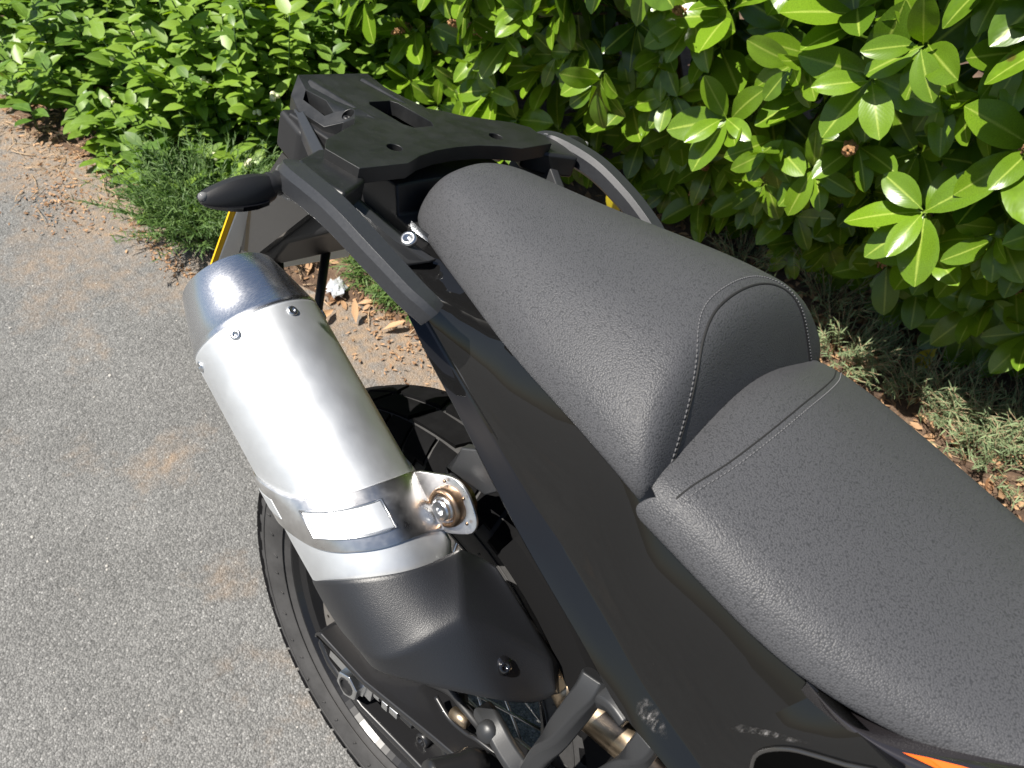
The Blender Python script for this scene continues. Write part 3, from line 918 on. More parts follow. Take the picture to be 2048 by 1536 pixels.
def sband(a, k): return SMO[int(a) % 360] * (1 - k) + SML[int(a) % 360] * k


sr = []
for k, r in ((0, .0650), (0, .0668), (.03, .0676), (.5, .0676), (.97, .0676), (1, .0668), (1, .0650)):
    sr.append([MP(sband(a, k), a, r) for a in range(0, 360, 3)])
strap = obj('clamp_strap', loft('clamp_strap', sr, True, False), M['steel'], ex); sharp(strap, 60)
# silver window of the strap (raised pad with a lip)
def strap_pad(name, a0, a1, k0, k1, r0, r1, mat, parent):
    N = 14; rr = []
    for k, r in ((k0, r0), (k0, r1), (k1, r1), (k1, r0)):
        rr.append([MP(sband(a0 + (a1 - a0) * i / N, k), a0 + (a1 - a0) * i / N, r) for i in range(N + 1)])
    v = [p for q in rr for p in q]; n = N + 1
    f = [(i * n + j, i * n + j + 1, (i + 1) * n + j + 1, (i + 1) * n + j) for i in range(3) for j in range(N)]
    f += [(0, n, 2 * n, 3 * n), (N, 3 * n + N, 2 * n + N, n + N)]
    return bevel(obj(name, fix(mesh(name, v, f)), mat, parent), .0012, 2)


strap_pad('strap_window', 22, 79, .27, .74, .0670, .0682, M['silver'], strap)
strap_pad('strap_window', -48, -4, .30, .72, .0670, .0682, M['silver'], strap)
def lip(name, a0, a1, k0, k1):
    pts = [MP(sband(a0 + (a1 - a0) * i / 10, k0), a0 + (a1 - a0) * i / 10, .0682) for i in range(11)]
    pts += [MP(sband(a1 + (a0 - a1) * i / 10, k1), a1 + (a0 - a1) * i / 10, .0682) for i in range(11)]
    obj('window_lip', tube('window_lip', pts + [pts[0]], .0010, 6), M['bolt'], strap, True)
lip('window_lip', 21, 80, .25, .76)
# ear plate of the clamp with bush and bolt
ear_px = [(0.1390,-0.0087,0.6802), (0.1340,-0.0054,0.6986), (0.1290,0.0151,0.7117), (0.1270,0.0347,0.7231), (0.1260,0.0512,0.7216), (0.1260,0.0647,0.7121), (0.1260,0.0752,0.6981), (0.1270,0.0752,0.6845), (0.1300,0.0627,0.6723), (0.1370,0.0480,0.6649), (0.1500,0.0337,0.6648), (0.1470,0.0090,0.6746)]
ear_px = catmull(ear_px + [ear_px[0]], 3)[:-1]
ear = obj('clamp_ear', extr('clamp_ear', ear_px, (-.003, 0, 0)), M['steel'], ex); bevel(ear, .0012, 2)
bc = Vector((0.1310,0.0432,0.6950))
obj('bush', lathe('bush', [(-.018, .0200), (.004, .0200), (.008, .0185), (.008, .0150), (.001, .0145)], bc, (1, 0, 0), 28), M['bronze'], ex, True)
bo = obj('clamp_bolt', lathe('clamp_bolt', [(-.01, .0135), (.005, .0135), (.007, .0125), (.007, .0108), (.0105, .0105), (.012, .0092), (.012, .0045), (.0095, .004), (.0095, 0)], bc, (1, 0, 0), 28), M['bolt'], ex); sharp(bo, 35)
for a in range(0, 360, 60):
    obj('rivet', lathe('rivet', [(0, .0018), (.0012, .0015), (.0014, 0)], bc + Vector((0, .0255 * math.cos(math.radians(a)), .0255 * math.sin(math.radians(a)))), (1, 0, 0), 10), M['bronze'], ex, True)
hb = obj('hanger_bracket', extr('hanger_bracket', [(.113, bc.y - .024, bc.z + .016), (.113, bc.y + .022, bc.z + .024), (.113, bc.y + .045, bc.z + .055), (.113, bc.y + .015, bc.z + .075), (.113, bc.y - .02, bc.z + .05), (.113, bc.y - .028, bc.z - .012), (.113, bc.y + .02, bc.z - .022)], (-.012, 0, 0)), M['cast'], bike); bevel(hb, .002, 2)

# heat shield: facetted shell round the front of the silencer
A = [MP(.236, -22, .066), (0.2489,0.0243,0.6497), (0.2260,0.0570,0.6741), (0.1894,0.0783,0.6837), (0.1433,0.0768,0.6771), (0.1138,0.0825,0.6516), (0.1080,0.1005,0.6514), (0.0850,0.1034,0.6148)]
F = [MP(.290, -22, .064), (0.2505,0.0814,0.6163), (0.2463,0.1076,0.6255), (0.2204,0.1219,0.6555), (0.1868,0.1293,0.6683), (0.1497,0.1571,0.6447), (0.1080,0.1938,0.6091), (0.0850,0.1966,0.5826)]
G = [MP(.305, -22, .056), (0.2440,0.0899,0.5980), (0.2435,0.1100,0.6101), (0.2174,0.1530,0.6178), (0.1803,0.1910,0.6124), (0.1289,0.2098,0.5740), (0.1120,0.2142,0.5832), (0.0850,0.2117,0.5479)]
A = [Vector(p) for p in A]; F = [Vector(p) for p in F]; G = [Vector(p) for p in G]
MID = [a.lerp(f, .5) + (a.lerp(f, .5) - (P0 + AX * (a.lerp(f, .5) - P0).dot(AX))).normalized() * .0015 for a, f in zip(A, F)]
A0 = [a + ((P0 + AX * (a - P0).dot(AX)) - a).normalized() * .007 for a in A]
G1 = [g + ((P0 + AX * (g - P0).dot(AX)) - g).normalized() * .010 - AX * .006 for g in G]
rws = [A0, A, MID, F, G, G1]; n = len(A)
sm = mesh('heat_shield', [p for r in rws for p in r], [(i * n + j, i * n + j + 1, (i + 1) * n + j + 1, (i + 1) * n + j) for i in range(len(rws) - 1) for j in range(n - 1)])
fix(sm)
hs = obj('heat_shield', sm, M['shield'], ex)
s_ = hs.modifiers.new('thick', 'SOLIDIFY'); s_.thickness = .0022; s_.offset = -1
bmc = bmesh.new(); bmc.from_mesh(sm); cl = bmc.edges.layers.float.new('crease_edge')
for e in bmc.edges:
    i0, i1 = sorted((e.verts[0].index, e.verts[1].index)); ra, rb_ = i0 // n, i1 // n
    if ra == rb_ and ra in (1, 4): e[cl] = .88
    if ra == rb_ == 3: e[cl] = .84
    if ra != rb_ and i0 % n == 4 and 1 <= ra <= 2: e[cl] = .78
    if ra != rb_ and i0 % n == 6: e[cl] = .9
    if e.is_boundary: e[cl] = .8
bmc.to_mesh(sm); bmc.free()
subsurf(hs, 3)
hs['label'] = 'black grained plastic heat shield'
q = Vector((0.1612,0.1846,0.6234)); d = (Vector((0.1690,0.1871,0.6351)) - (P0 + AX * (q - P0).dot(AX))).normalized()
d = (F[4] - F[3]).cross(G[4] - F[4]).normalized()
if d.dot(CB - q) < 0: d = -d
q = (F[4] + G[4] + F[5] + G[5]) / 4
obj('shield_screw', lathe('shield_screw', [(-.002, .0085), (.0004, .0085), (.0008, .0062), (.0040, .0060), (.0052, .0045), (.0052, .0026), (.003, .0022), (.003, 0)], q + d * .0012, d, 18), M['lens'], hs, True)

# header pipe
hp = [MP(.36, 140, .045), (0.0740,0.1989,0.5561), (0.0740,0.2287,0.5504), (0.0760,0.2627,0.5585), (0.0800,0.3078,0.5701), (0.0850,0.3809,0.5769), (.08, .46, .55)]
obj('header_pipe', tube('header_pipe', hp, .0215, 24, 6), M['pipe'], ex, True)
for p, d in (((0.0960,0.2368,0.5785), 0), ((0.0975,0.2918,0.5912), 0)):
    pass
fr = frames(catmull(hp, 6))
for i in (9, 24):
    c, tt, _, _ = fr[i]
    obj('pipe_joint', lathe('pipe_joint', [(-.010, .0210), (-.009, .0236), (.009, .0240), (.010, .0210)], c, tt, 28), M['pipe'], ex, True)

# ---- rear wheel
wheel = empty('rear_wheel', (0, 0, .334), bike)
wheel['label'] = 'black spoked rear wheel with dusty chunky tyre'
TP = [(-.054, .2365), (-.060, .243), (-.067, .258), (-.0715, .277), (-.070, .296), (-.064, .309), (-.050, .318), (-.030, .324), (0, .327), (.030, .324), (.050, .318), (.064, .309), (.070, .296), (.0715, .277), (.067, .258), (.060, .243), (.054, .2365)]


def wpt(x, r, a): return Vector((x, r * math.cos(a), r * math.sin(a)))


NT = 120
bm = bmesh.new()
rg = [[bm.verts.new(wpt(x, r, 2 * math.pi * i / NT)) for x, r in TP] for i in range(NT)]
for i in range(NT):
    a, b_ = rg[i], rg[(i + 1) % NT]
    for j in range(len(TP) - 1): bm.faces.new((a[j], a[j + 1], b_[j + 1], b_[j]))
xs_ = [p[0] for p in TP if p[1] > .28]; rs_ = [p[1] for p in TP if p[1] > .28]


def crown(x): return lerp(x, xs_, rs_)


def knob(x0, x1, a0, a1, h, skew=0, drop_=0):
    top = []; bot = []
    for (x, a) in ((x0, a0), (x0, a1), ((x0 + x1) / 2, a1 + skew * .5), (x1, a1 + skew), (x1, a0 + skew), ((x0 + x1) / 2, a0 + skew * .5)):
        r = crown(x)
        top.append(bm.verts.new(wpt(x * (1 + h * .3 / .05), r + h, a))); bot.append(bm.verts.new(wpt(x, r - .002, a)))
    bm.faces.new(top[:3] + [top[5]]); bm.faces.new([top[5], top[2], top[3], top[4]])
    for i in range(6): bm.faces.new((top[i], bot[i], bot[(i + 1) % 6], top[(i + 1) % 6]))


me = bpy.data.meshes.new('tyre'); bmesh.ops.recalc_face_normals(bm, faces=bm.faces); bm.to_mesh(me); bm.free()
ty = obj('tyre', me, M['tyre'], wheel); sharp(ty, 30)
bm = bmesh.new()
NK = 54
for i in range(NK):
    a = 2 * math.pi * i / NK; w = 2 * math.pi / NK
    for s in (1, -1):
        knob(s * .040, s * .066, a + .04 * w, a + .90 * w, .0050, -.25 * w)
        if i % 2 == 0: knob(s * .004, s * .034, a + .06 * w, a + 1.85 * w, .0055, .35 * w)
        # side lugs on the shoulder
        knob(s * .0655, s * .0700, a + .1 * w, a + .62 * w, .0045)
bmesh.ops.recalc_face_normals(bm, faces=bm.faces)
me = bpy.data.meshes.new('tread'); bm.to_mesh(me); bm.free()
sharp(obj('tread', me, M['tread'], wheel), 30)
# raised rings and small marks on the sidewall
bm = bmesh.new()
for rr in (.250, .287):
    m_ = tube('t', [wpt(.0655 if rr < .26 else .0712, rr, 2 * math.pi * i / 90) for i in range(91)], .0012, 6, 0, False); bm.from_mesh(m_); bpy.data.meshes.remove(m_)
for i in range(46):
    a = 2 * math.pi * i / 46 + U(-.02, .02); r = U(.262, .280)
    x = lerp(r, [.258, .277, .296], [.067, .0715, .070])
    p = wpt(x + .0003, r, a); e1 = wpt(0, 1, a + U(-.4, .4)) * .004; e2 = wpt(0, 1, a + 1.57) * .0012
    vs = [bm.verts.new(p + e1 * u + e2 * v) for u, v in ((-1, -1), (1, -1), (1, 1), (-1, 1))]; vt = [bm.verts.new(v_.co + Vector((.0008, 0, 0))) for v_ in vs]
    bm.faces.new(vt)
    for k in range(4): bm.faces.new((vs[k], vs[(k + 1) % 4], vt[(k + 1) % 4], vt[k]))
me = bpy.data.meshes.new('sidewall_marks'); bm.to_mesh(me); bm.free()
obj('sidewall_marks', me, M['tyre'], wheel, True)
RP = [(-.058, .240), (-.058, .2365), (-.050, .232), (-.046, .222), (-.030, .217), (-.018, .212), (.018, .212), (.030, .217), (.046, .222), (.050, .232), (.058, .2365), (.058, .240), (.053, .240), (.045, .228), (0, .222), (-.045, .228), (-.053, .240)]
obj('rim', loft('rim', [[wpt(x, r, 2 * math.pi * i / NT) for x, r in RP] for i in range(NT)] + [[wpt(x, r, 0) for x, r in RP]], True, False), M['rim'], wheel); sharp(wheel.children[-1], 40)
obj('hub', lathe('hub', [(-.085, .02), (-.085, .03), (-.05, .032), (-.046, .052), (-.040, .052), (-.034, .028), (.034, .028), (.040, .052), (.046, .052), (.05, .034), (.075, .032), (.075, .02)], (0, 0, 0), (1, 0, 0), 36), M['swing'], wheel); sharp(wheel.children[-1], 35)
for i in range(36):
    s = 1 if i % 2 else -1
    a = 2 * math.pi * i / 36; sk_ = .36 if (i // 2) % 2 else -.36
    o = obj('spoke', tube('spoke', [wpt(s * .043, .047, a), wpt(s * .012, .216, a + sk_)], .0019, 6), M['bolt'], wheel, True)
    tt = wpt(s * .012, .216, a + sk_)
dz = [[(.0 + .005 * math.cos(q) + rr * math.cos(a), .005 * math.sin(q) + rr * math.sin(a)) for q in [k * math.pi / 3 for k in range(6)]] for kk, rr in enumerate((.126, .112, .098)) for a in [2 * math.pi * (i + kk * .33) / 22 for i in range(22)]]
dz = [[((x - 0) , y) for x, y in h] for h in dz]
dz2 = []
for kk, rr in enumerate((.127, .117, .107)):
    for i in range(22):
        a = 2 * math.pi * (i + kk * .33) / 22
        dz2.append([(rr * math.cos(a) + .0028 * math.cos(k * math.pi / 3), rr * math.sin(a) + .0028 * math.sin(k * math.pi / 3)) for k in range(6)])
dm = plate_with_holes('brake_disc', circle(0, 0, .136, 90), [circle(0, 0, .094, 60)] + dz2, -.0025, .0025)
dm.transform(Matrix.Rotation(math.radians(90), 4, 'Y')); dm.transform(Matrix.Translation((.076, 0, 0)))
bd = obj('brake_disc', dm, M['disc'], wheel); sharp(bd, 30)
for i in range(6):
    a = 2 * math.pi * i / 6
    o = obj('disc_carrier', extr('disc_carrier', [wpt(.073, .03, a - .35), wpt(.073, .098, a - .12), wpt(.073, .098, a + .12), wpt(.073, .03, a + .35)], (.005, 0, 0)), M['swing'], wheel)
obj('sprocket', lathe('sprocket', [(-.084, .05), (-.084, .112), (-.078, .112), (-.078, .05)], (0, 0, 0), (1, 0, 0), 44), M['disc'], wheel)

# added black cover over the front top of the tyre, hides sunlit tread
hr = []
for i in range(15):
    a = math.radians(12 + 62 * i / 14)
    hr.append([wpt(x, r, a) for x, r in ((-.088, .318), (-.084, .350), (-.05, .362), (0, .366), (.05, .362), (.084, .350), (.088, .318), (.085, .318), (.081, .347), (.05, .359), (0, .363), (-.05, .359), (-.081, .347), (-.085, .318))])
hg = loft('added_tyre_cover', hr); hg.transform(Matrix.Translation((0, 0, .334)))
sharp(obj('added_tyre_cover', hg, M['matte'], bike), 40)

# ---- swingarm (right arm is an open channel with the axle adjuster in it)
sa = empty('swingarm', (0, 0, 0), bike)
sa['label'] = 'black swingarm with silver axle nut'
def arm(s):
    top = [(-.072, .345), (-.064, .356), (.02, .362), (.13, .400), (.30, .452), (.50, .50)]
    bot = [(.50, .40), (.30, .345), (.13, .305), (.02, .288), (-.05, .298), (-.075, .318)]
    o = obj('arm_web', extr('arm_web', [(s * .088, y, z) for y, z in top + bot], (s * .010, 0, 0)), M['swing'], sa); bevel(o, .003, 2)
    fl = [(s * .083, y, z) for y, z in top] + [(s * .083, y, z + .010) for y, z in reversed(top)]
    o = obj('arm_flange', extr('arm_flange', fl, (s * .062, 0, 0)), M['swing'], sa); bevel(o, .004, 3)
    fl = [(s * .083, y, z) for y, z in bot] + [(s * .083, y, z + .012) for y, z in reversed(bot)]
    o = obj('arm_flange', extr('arm_flange', fl, (s * .050, 0, 0)), M['swing'], sa); bevel(o, .004, 3)
    for y0, z0, y1, z1 in ((.10, .388, .17, .325), (.17, .325, .26, .430), (.26, .43, .36, .37)):
        o = obj('arm_rib', extr('arm_rib', [(s * .095, y0, z0), (s * .095, y1, z1), (s * .095, y1 + .012, z1), (s * .095, y0 + .012, z0)], (s * .026, 0, 0)), M['swing'], sa); bevel(o, .002, 2)
arm(1); arm(-1)
ab = obj('adjuster_block', extr('adjuster_block', [(.110, -.052, .318), (.110, -.052, .352), (.110, .028, .356), (.110, .030, .322)], (.022, 0, 0)), M['bolt'], sa); bevel(ab, .002, 2)
hexp = [(0, .021), (.012, .021)]
nut = obj('axle_nut', lathe('axle_nut', [(0, .0225), (.003, .0225), (.003, .0195), (.014, .0195), (.0155, .018), (.0155, .0125), (.010, .012), (.010, 0)], (.132, 0, .334), (1, 0, 0), 6), M['bolt'], sa); bevel(nut, .001, 2)
obj('axle_bore', lathe('axle_bore', [(0, .0122), (.0035, .0122), (.0035, .0098), (.001, .0095), (.001, 0)], (.1445, 0, .334), (1, 0, 0), 24), M['rubber'], sa)
for k, (y0, r, ln) in enumerate(((.030, .0085, .010), (.046, .0110, .010), (.058, .0095, .014), (.074, .006, .020))):
    o = obj('adjuster_bolt', lathe('adjuster_bolt', [(0, r), (ln, r)], (.122, y0, .338 + (y0 - .03) * .22), (0, 1, .22), 6 if k in (1, 2) else 14), M['bolt'] if k != 3 else M['swing'], sa); bevel(o, .0008, 1)
obj('boss', lathe('boss', [(0, .010), (.014, .010), (.015, .008), (.015, .005), (.010, .005), (.010, 0)], (.098, .105, .318), (1, 0, 0), 18), M['swing'], sa, True)

# brake caliper carrier, hose, rear brake line
cp = obj('brake_caliper', extr('brake_caliper', [(.060, .06, .40), (.060, .12, .43), (.060, .14, .47), (.060, .09, .475), (.060, .04, .43)], (.040, 0, 0)), M['cast'], bike); bevel(cp, .006, 3)
obj('brake_hose', tube('brake_hose', [(0.1000,0.0765,0.4000), (0.1150,0.1146,0.4482), (0.1180,0.1405,0.4521), (0.1180,0.1607,0.4505), (0.1120,0.1936,0.4400), (.10, .30, .48), (.09, .42, .55)], .0045, 10, 6), M['rubber'], bike, True)
obj('hose_ferrule', tube('hose_ferrule', [(0.1220,0.1302,0.4363), (0.1220,0.1516,0.4437)], .0068, 12), M['pipe'], bike, True)
obj('brake_line', tube('brake_line', [(0.1180,0.1028,0.4241), (0.1220,0.1313,0.4216), (0.1240,0.1579,0.4319), (0.1240,0.1754,0.4418), (.118, .26, .46), (.11, .4, .5)], .0032, 8, 6), M['swing'], bike, True)
obj('lower_tube', tube('lower_tube', [(0.0700,0.1945,0.3982), (0.0800,0.2314,0.4249), (0.0900,0.2681,0.4443)], .008, 12, 3), M['bolt'], bike, True)

# ---- passenger footrest bracket: cast struts
def strut(name, pts, w, h, mat, parent):
    return bar(name, pts, w, h, mat, parent, 5, None, .5)


fb = empty('footrest_bracket', (0, 0, 0), bike)
fb['label'] = 'dark grey cast passenger footrest bracket'
strut('bracket_strut', [(0.1420,0.2410,0.6829), (0.1500,0.2444,0.6649), (0.1580,0.2434,0.6117), (0.1600,0.2414,0.5512), (0.1600,0.2414,0.4340)], .024, .020, M['cast'], fb)
strut('bracket_strut', [(0.1400,0.2400,0.6573), (0.1460,0.2626,0.6817), (0.1500,0.2831,0.6835)], .022, .018, M['cast'], fb)
strut('bracket_strut', [(0.1500,0.1719,0.5307), (0.1600,0.1885,0.5437), (0.1650,0.2128,0.5401), (0.1650,0.2420,0.5295), (0.1600,0.2724,0.4927)], .022, .018, M['cast'], fb)
strut('bracket_strut', [(0.1500,0.3026,0.6855), (0.1560,0.3032,0.6614), (0.1580,0.2959,0.6124), (0.1580,0.2742,0.5146)], .022, .018, M['cast'], fb)
obj('bracket_boss', lathe('bracket_boss', [(-.004, .011), (.006, .0105), (.010, .008), (.011, 0)], (0.1660,0.1901,0.5422), (.9, 0, .4), 20), M['cast'], fb, True)
pg = obj('footpeg', lathe('footpeg', [(-.01, .014), (0, .0165), (.004, .0175), (.010, .0172), (.020, .014), (.05, .0135), (.055, .012), (.055, 0)], (0.1550,0.1895,0.4581), (.45, -.2, .1), 24), M['swing'], fb, True)
prism('heel_plate', [(.26, .40), (.34, .42), (.40, .46), (.40, .36), (.32, .33)], .120, .124, M['bolt'], .001)

# ------------------------------------------------------------------ vegetation
def leaf_geo(L, Wd, fold=.12, curl=.15, twist=0.0, ns=7, tipk=1.0, wav=.0):
    """verts (base at origin, along +y, upper face +z), faces, uvs"""
    v = []; uv = []; f = []
    v.append((0, -.10 * L, -.01 * L)); uv.append((.5, -.05))
    for i in range(ns):
        t = 1 - (1 - i / (ns - 1)) ** 1.35
        y = L * t
        w = Wd * .5 * (math.sin(math.pi * min(1, (t * .93 + .03)) ** 1.10) ** .62) + .0004
        if i == ns - 1: w = Wd * .03; y = L * 1.03
        zc = -curl * L * t * t + .02 * L * math.sin(t * 3)
        tw = twist * (t - .3)
        for u, s in ((0, -1), (.25, -.55), (.5, 0), (.75, .55), (1, 1)):
            x = s * w
            z = zc + abs(s) * w * fold * 2 * (1 - .35 * abs(s)) + s * w * tw + wav * Wd * math.sin(t * 11 + s * 2) * abs(s)
            v.append((x, y, z)); uv.append((u, t))
    for i in range(ns - 1):
        a = 1 + i * 5
        for k in range(4): f.append((a + k, a + k + 1, a + 5 + k + 1, a + 5 + k))
    f.append((0, 3, 2)); f.append((0, 4, 3))
    return v, f, uv


def small_leaf_geo(L, Wd, fold=.2, curl=.2):
    v = [(0, 0, 0)]; uv = [(.5, 0)]
    for t, w in ((.28, .86), (.6, .95), (.85, .5)):
        zc = -curl * L * t * t
        for u, s in ((0, -1), (.5, 0), (1, 1)):
            v.append((s * w * Wd * .5, L * t, zc + abs(s) * fold * Wd * .5)); uv.append((u, t))
    v.append((0, L, -curl * L)); uv.append((.5, 1))
    f = [(0, 2, 1), (0, 3, 2), (1, 2, 5, 4), (2, 3, 6, 5), (4, 5, 8, 7), (5, 6, 9, 8), (7, 8, 10), (8, 9, 10)]
    return v, f, uv


def blade_geo(L, Wd, curl=.3):
    v = []; uv = []; f = []
    for i, (t, w) in enumerate(((0, 1), (.5, .8), (1, .1))):
        z = -curl * L * t * t
        for u, s in ((0, -1), (1, 1)):
            v.append((s * w * Wd * .5, L * t, z)); uv.append((u, t))
    f = [(0, 1, 3, 2), (2, 3, 5, 4)]
    return v, f, uv


def geo_mesh(name, geo, tint, mat):
    v, f, uv = geo
    me = mesh(name, v, f)
    ul = me.uv_layers.new(name='UVMap')
    for l in me.loops: ul.data[l.index].uv = uv[l.vertex_index]
    a = me.attributes.new('tint', 'FLOAT', 'POINT'); a.data.foreach_set('value', [tint] * len(v))
    me.materials.append(mat)
    me.polygons.foreach_set('use_smooth', [True] * len(me.polygons))
    return me


class Bunch:
    """many small leaves joined in one mesh"""
    def __init__(s): s.v = []; s.f = []; s.uv = []; s.t = []

    def add(s, geo, mat, tint):
        v, f, uv = geo; o = len(s.v)
        for p in v:
            q = mat @ Vector(p); s.v.append((q.x, q.y, q.z))
        s.f += [tuple(i + o for i in q) for q in f]
        s.uv += uv; s.t += [tint] * len(v)

    def build(s, name, mat, parent=None, kind='stuff'):
        me = mesh(name, s.v, s.f)
        ul = me.uv_layers.new(name='UVMap')
        arr = np.array(s.uv, dtype=np.float32)
        li = np.empty(len(me.loops), dtype=np.int32); me.loops.foreach_get('vertex_index', li)
        ul.data.foreach_set('uv', arr[li].ravel())
        a = me.attributes.new('tint', 'FLOAT', 'POINT'); a.data.foreach_set('value', s.t)
        o = obj(name, me, mat, parent, True)
        if kind: o['kind'] = kind
        return o


def orient(p, d, n, sc=1.0):
    """matrix: local +y along d, local +z towards n"""
    d = Vector(d).normalized(); n = Vector(n); n = n - d * n.dot(d)
    if n.length < 1e-4: n = d.orthogonal()
    n.normalize(); x = d.cross(n)
    return Matrix(((x.x * sc, d.x * sc, n.x * sc, p[0]), (x.y * sc, d.y * sc, n.y * sc, p[1]), (x.z * sc, d.z * sc, n.z * sc, p[2]), (0, 0, 0, 1)))


def in_frame(p, mg=60):
    q = Vector(p) - CAM; z = q.dot(FWD)
    if z < .05: return None
    x = 1024 + 1540 * q.dot(RGT) / z; y = 768 - 1540 * q.dot(UPV) / z
    if -mg < x < 2048 + mg and -mg < y < 1536 + mg: return x, y, z
    return None


def rv(): return Vector((U(-1, 1), U(-1, 1), U(-1, 1)))


# ---- cherry laurel hedge
def hedge_x(y, z):
    k = max(0, min(1, (-.35 - y) / .5))
    x = -1.29 + .16 * k + .12 * noise.noise(Vector((y * 2.1, z * 2.1, 5))) + .06 * noise.noise(Vector((y * 5, z * 5, 9)))
    x += .17 * max(0, min(.7, z - .65))
    if z < .55: x -= (.55 - z) * (.80 - .50 * k)
    return x


random.seed(21)
hedge = empty('laurel_hedge', (-1.7, -.8, .05))
tag(hedge, 'glossy green cherry laurel hedge behind the motorcycle', 'hedge')
HOFF = Vector((-1.7, -.8, .05))
LG = [leaf_geo(1, U(.48, .62), U(.05, .20), U(.02, .26), U(-.25, .25), 9, 1, U(0, .03)) for _ in range(8)]
LM = []
for g in LG:
    for tn in (.25, .5, .75, 1.0): LM.append(geo_mesh('laurel_leaf', g, tn, M['laurel']))
leaves = []   # (matrix, variant, score)


def rosette(c, d, n, size, depth):
    d = Vector(d).normalized()
    a0 = U(0, 6.28); e = d.orthogonal().normalized(); g = d.cross(e)
    young = rnd() < .22
    for i in range(n):
        a = a0 + i * 2.4 + U(-.3, .3)
        rad = e * math.cos(a) + g * math.sin(a)
        ph = math.radians(U(42, 88)) if not young else math.radians(U(28, 65))
        ld = d * math.cos(ph) + rad * math.sin(ph) + Vector((0, 0, -.28)) + rv() * .12
        nn_ = d * 1.0 + Vector((.35, -.1, .55)) + rv() * .40
        s = size * U(.78, 1.12) * (1 if i > 1 else .8)
        base = Vector(c) + d * (.012 * (n - i)) * .6 + rad * .008
        if base.z - .5 * s < .05: ld.z = abs(ld.z) * .3
        tint = min(1, max(0, (.75 if depth < .06 else .45) + U(-.3, .3) + (.2 if young else 0)))  # deeper leaves get a darker colour, painting the hedge's inner shade
        leaves.append((orient(base, ld, nn_, s), random.randrange(8), tint, base, s, depth))


def poisson(n, mind, y0, y1, z0, z1, tries=12000):
    out = []
    while tries and len(out) < n:
        tries -= 1
        p = (U(y0, y1), U(z0, z1))
        if all((p[0] - q[0]) ** 2 + (p[1] - q[1]) ** 2 > mind * mind for q in out): out.append(p)
    return out


seed_spots = []; stem_spots = []
for (y, z) in poisson(560, .082, -2.95, .85, .12, 1.42):
    dep = U(-.06, .08)
    x = hedge_x(y, z) - dep
    d = Vector((1, 0, .30)) + rv() * .75
    rosette((x, y, z), d, random.randrange(6, 9), U(.080, .122), dep)
    if rnd() < .12: seed_spots.append((x, y, z, d))
    if rnd() < .5: stem_spots.append((x, y, z))
for (y, z) in poisson(420, .085, -2.9, .95, .14, 1.5):
    dep = U(.10, .42)
    rosette((hedge_x(y, z) - dep, y, z), Vector((.9, 0, .35)) + rv() * .9, random.randrange(5, 8), U(.11, .15), dep)
for (y, z) in poisson(330, .10, -3.0, 1.0, .25, 1.75):
    dep = U(.42, .95)
    rosette((hedge_x(y, z) - dep, y, z), Vector((.9, 0, .35)) + rv() * .9, random.randrange(5, 8), U(.12, .16), dep)
scored = []
for i, l in enumerate(leaves):
    fr_ = in_frame(l[0] @ Vector((0, .5, 0)), -10)
    if fr_ and l[5] < .08 and (l[0] @ Vector((0, .5, 0))).x > -1.5: scored.append((l[4] / fr_[2], i))
scored.sort(reverse=True)
pick = set(i for _, i in scored[:296])
bn = Bunch()
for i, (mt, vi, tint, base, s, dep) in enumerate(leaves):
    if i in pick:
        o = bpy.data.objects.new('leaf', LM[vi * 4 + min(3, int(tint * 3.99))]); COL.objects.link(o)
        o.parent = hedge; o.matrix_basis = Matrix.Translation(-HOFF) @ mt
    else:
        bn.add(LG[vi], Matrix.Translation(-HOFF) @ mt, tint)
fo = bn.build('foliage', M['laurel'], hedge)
for k in range(34):
    y = U(-2.6, .8); b0 = Vector((-1.72 + U(-.1, .06), y, .03))
    c = [b0, b0 + Vector((.02, U(-.05, .05), .2)), b0 + Vector((U(.05, .15), U(-.12, .12), .5)), b0 + Vector((U(.1, .3), U(-.2, .2), .9)), b0 + Vector((U(.1, .3), U(-.25, .25), 1.3))]
    o = obj('stem', tube('stem', [p - HOFF for p in c], lambda f: .012 * (1 - .7 * f), 7, 3), M['bark'], hedge, True)
for (x, y, z) in stem_spots[:120]:
    a = Vector((x - .02, y, z)); b_ = Vector((-1.62, y + U(-.12, .12), max(.1, z - U(.1, .3))))
    obj('twig', tube('twig', [a - HOFF, (a.lerp(b_, .5) + Vector((0, 0, .03))) - HOFF, b_ - HOFF], lambda f: .0022 + .003 * f, 5, 2), M['bark'], hedge, True)
# brown seed spikes
sb = bmesh.new()
for j in range(70):
    t_ = j / 70; a = j * 2.4; r = .010 * (1 - .5 * t_) + U(-.002, .002)
    bmesh.ops.create_icosphere(sb, subdivisions=1, radius=U(.0022, .0038), matrix=Matrix.Translation((r * math.cos(a), t_ * .085, r * math.sin(a))))
sme = bpy.data.meshes.new('seed_head'); sb.to_mesh(sme); sb.free(); sme.materials.append(M['seed'])
for (x, y, z, d) in seed_spots[:60]:
    o = bpy.data.objects.new('seed_head', sme); COL.objects.link(o); o.parent = hedge
    o.matrix_basis = Matrix.Translation(-HOFF) @ orient((x + .045, y, z + .015), d + Vector((0, 0, U(-.3, .9))), rv(), U(.7, 1.25))
# a few yellowed leaves
YL = [geo_mesh('yellow_leaf', LG[k], .5, M['yellowleaf']) for k in range(2)]
for p in ((-1.3600,0.1199,0.5526), (-1.2500,-0.6122,0.2230), (-1.5000,0.2231,0.1172)):
    o = bpy.data.objects.new('leaf', YL[random.randrange(2)]); COL.objects.link(o); o.parent = hedge
    o.matrix_basis = Matrix.Translation(-HOFF) @ orient(p, (.2, U(-.6, .6), -1), (1, -.2, .5), .085)
    o['label'] = 'yellowed laurel leaf'

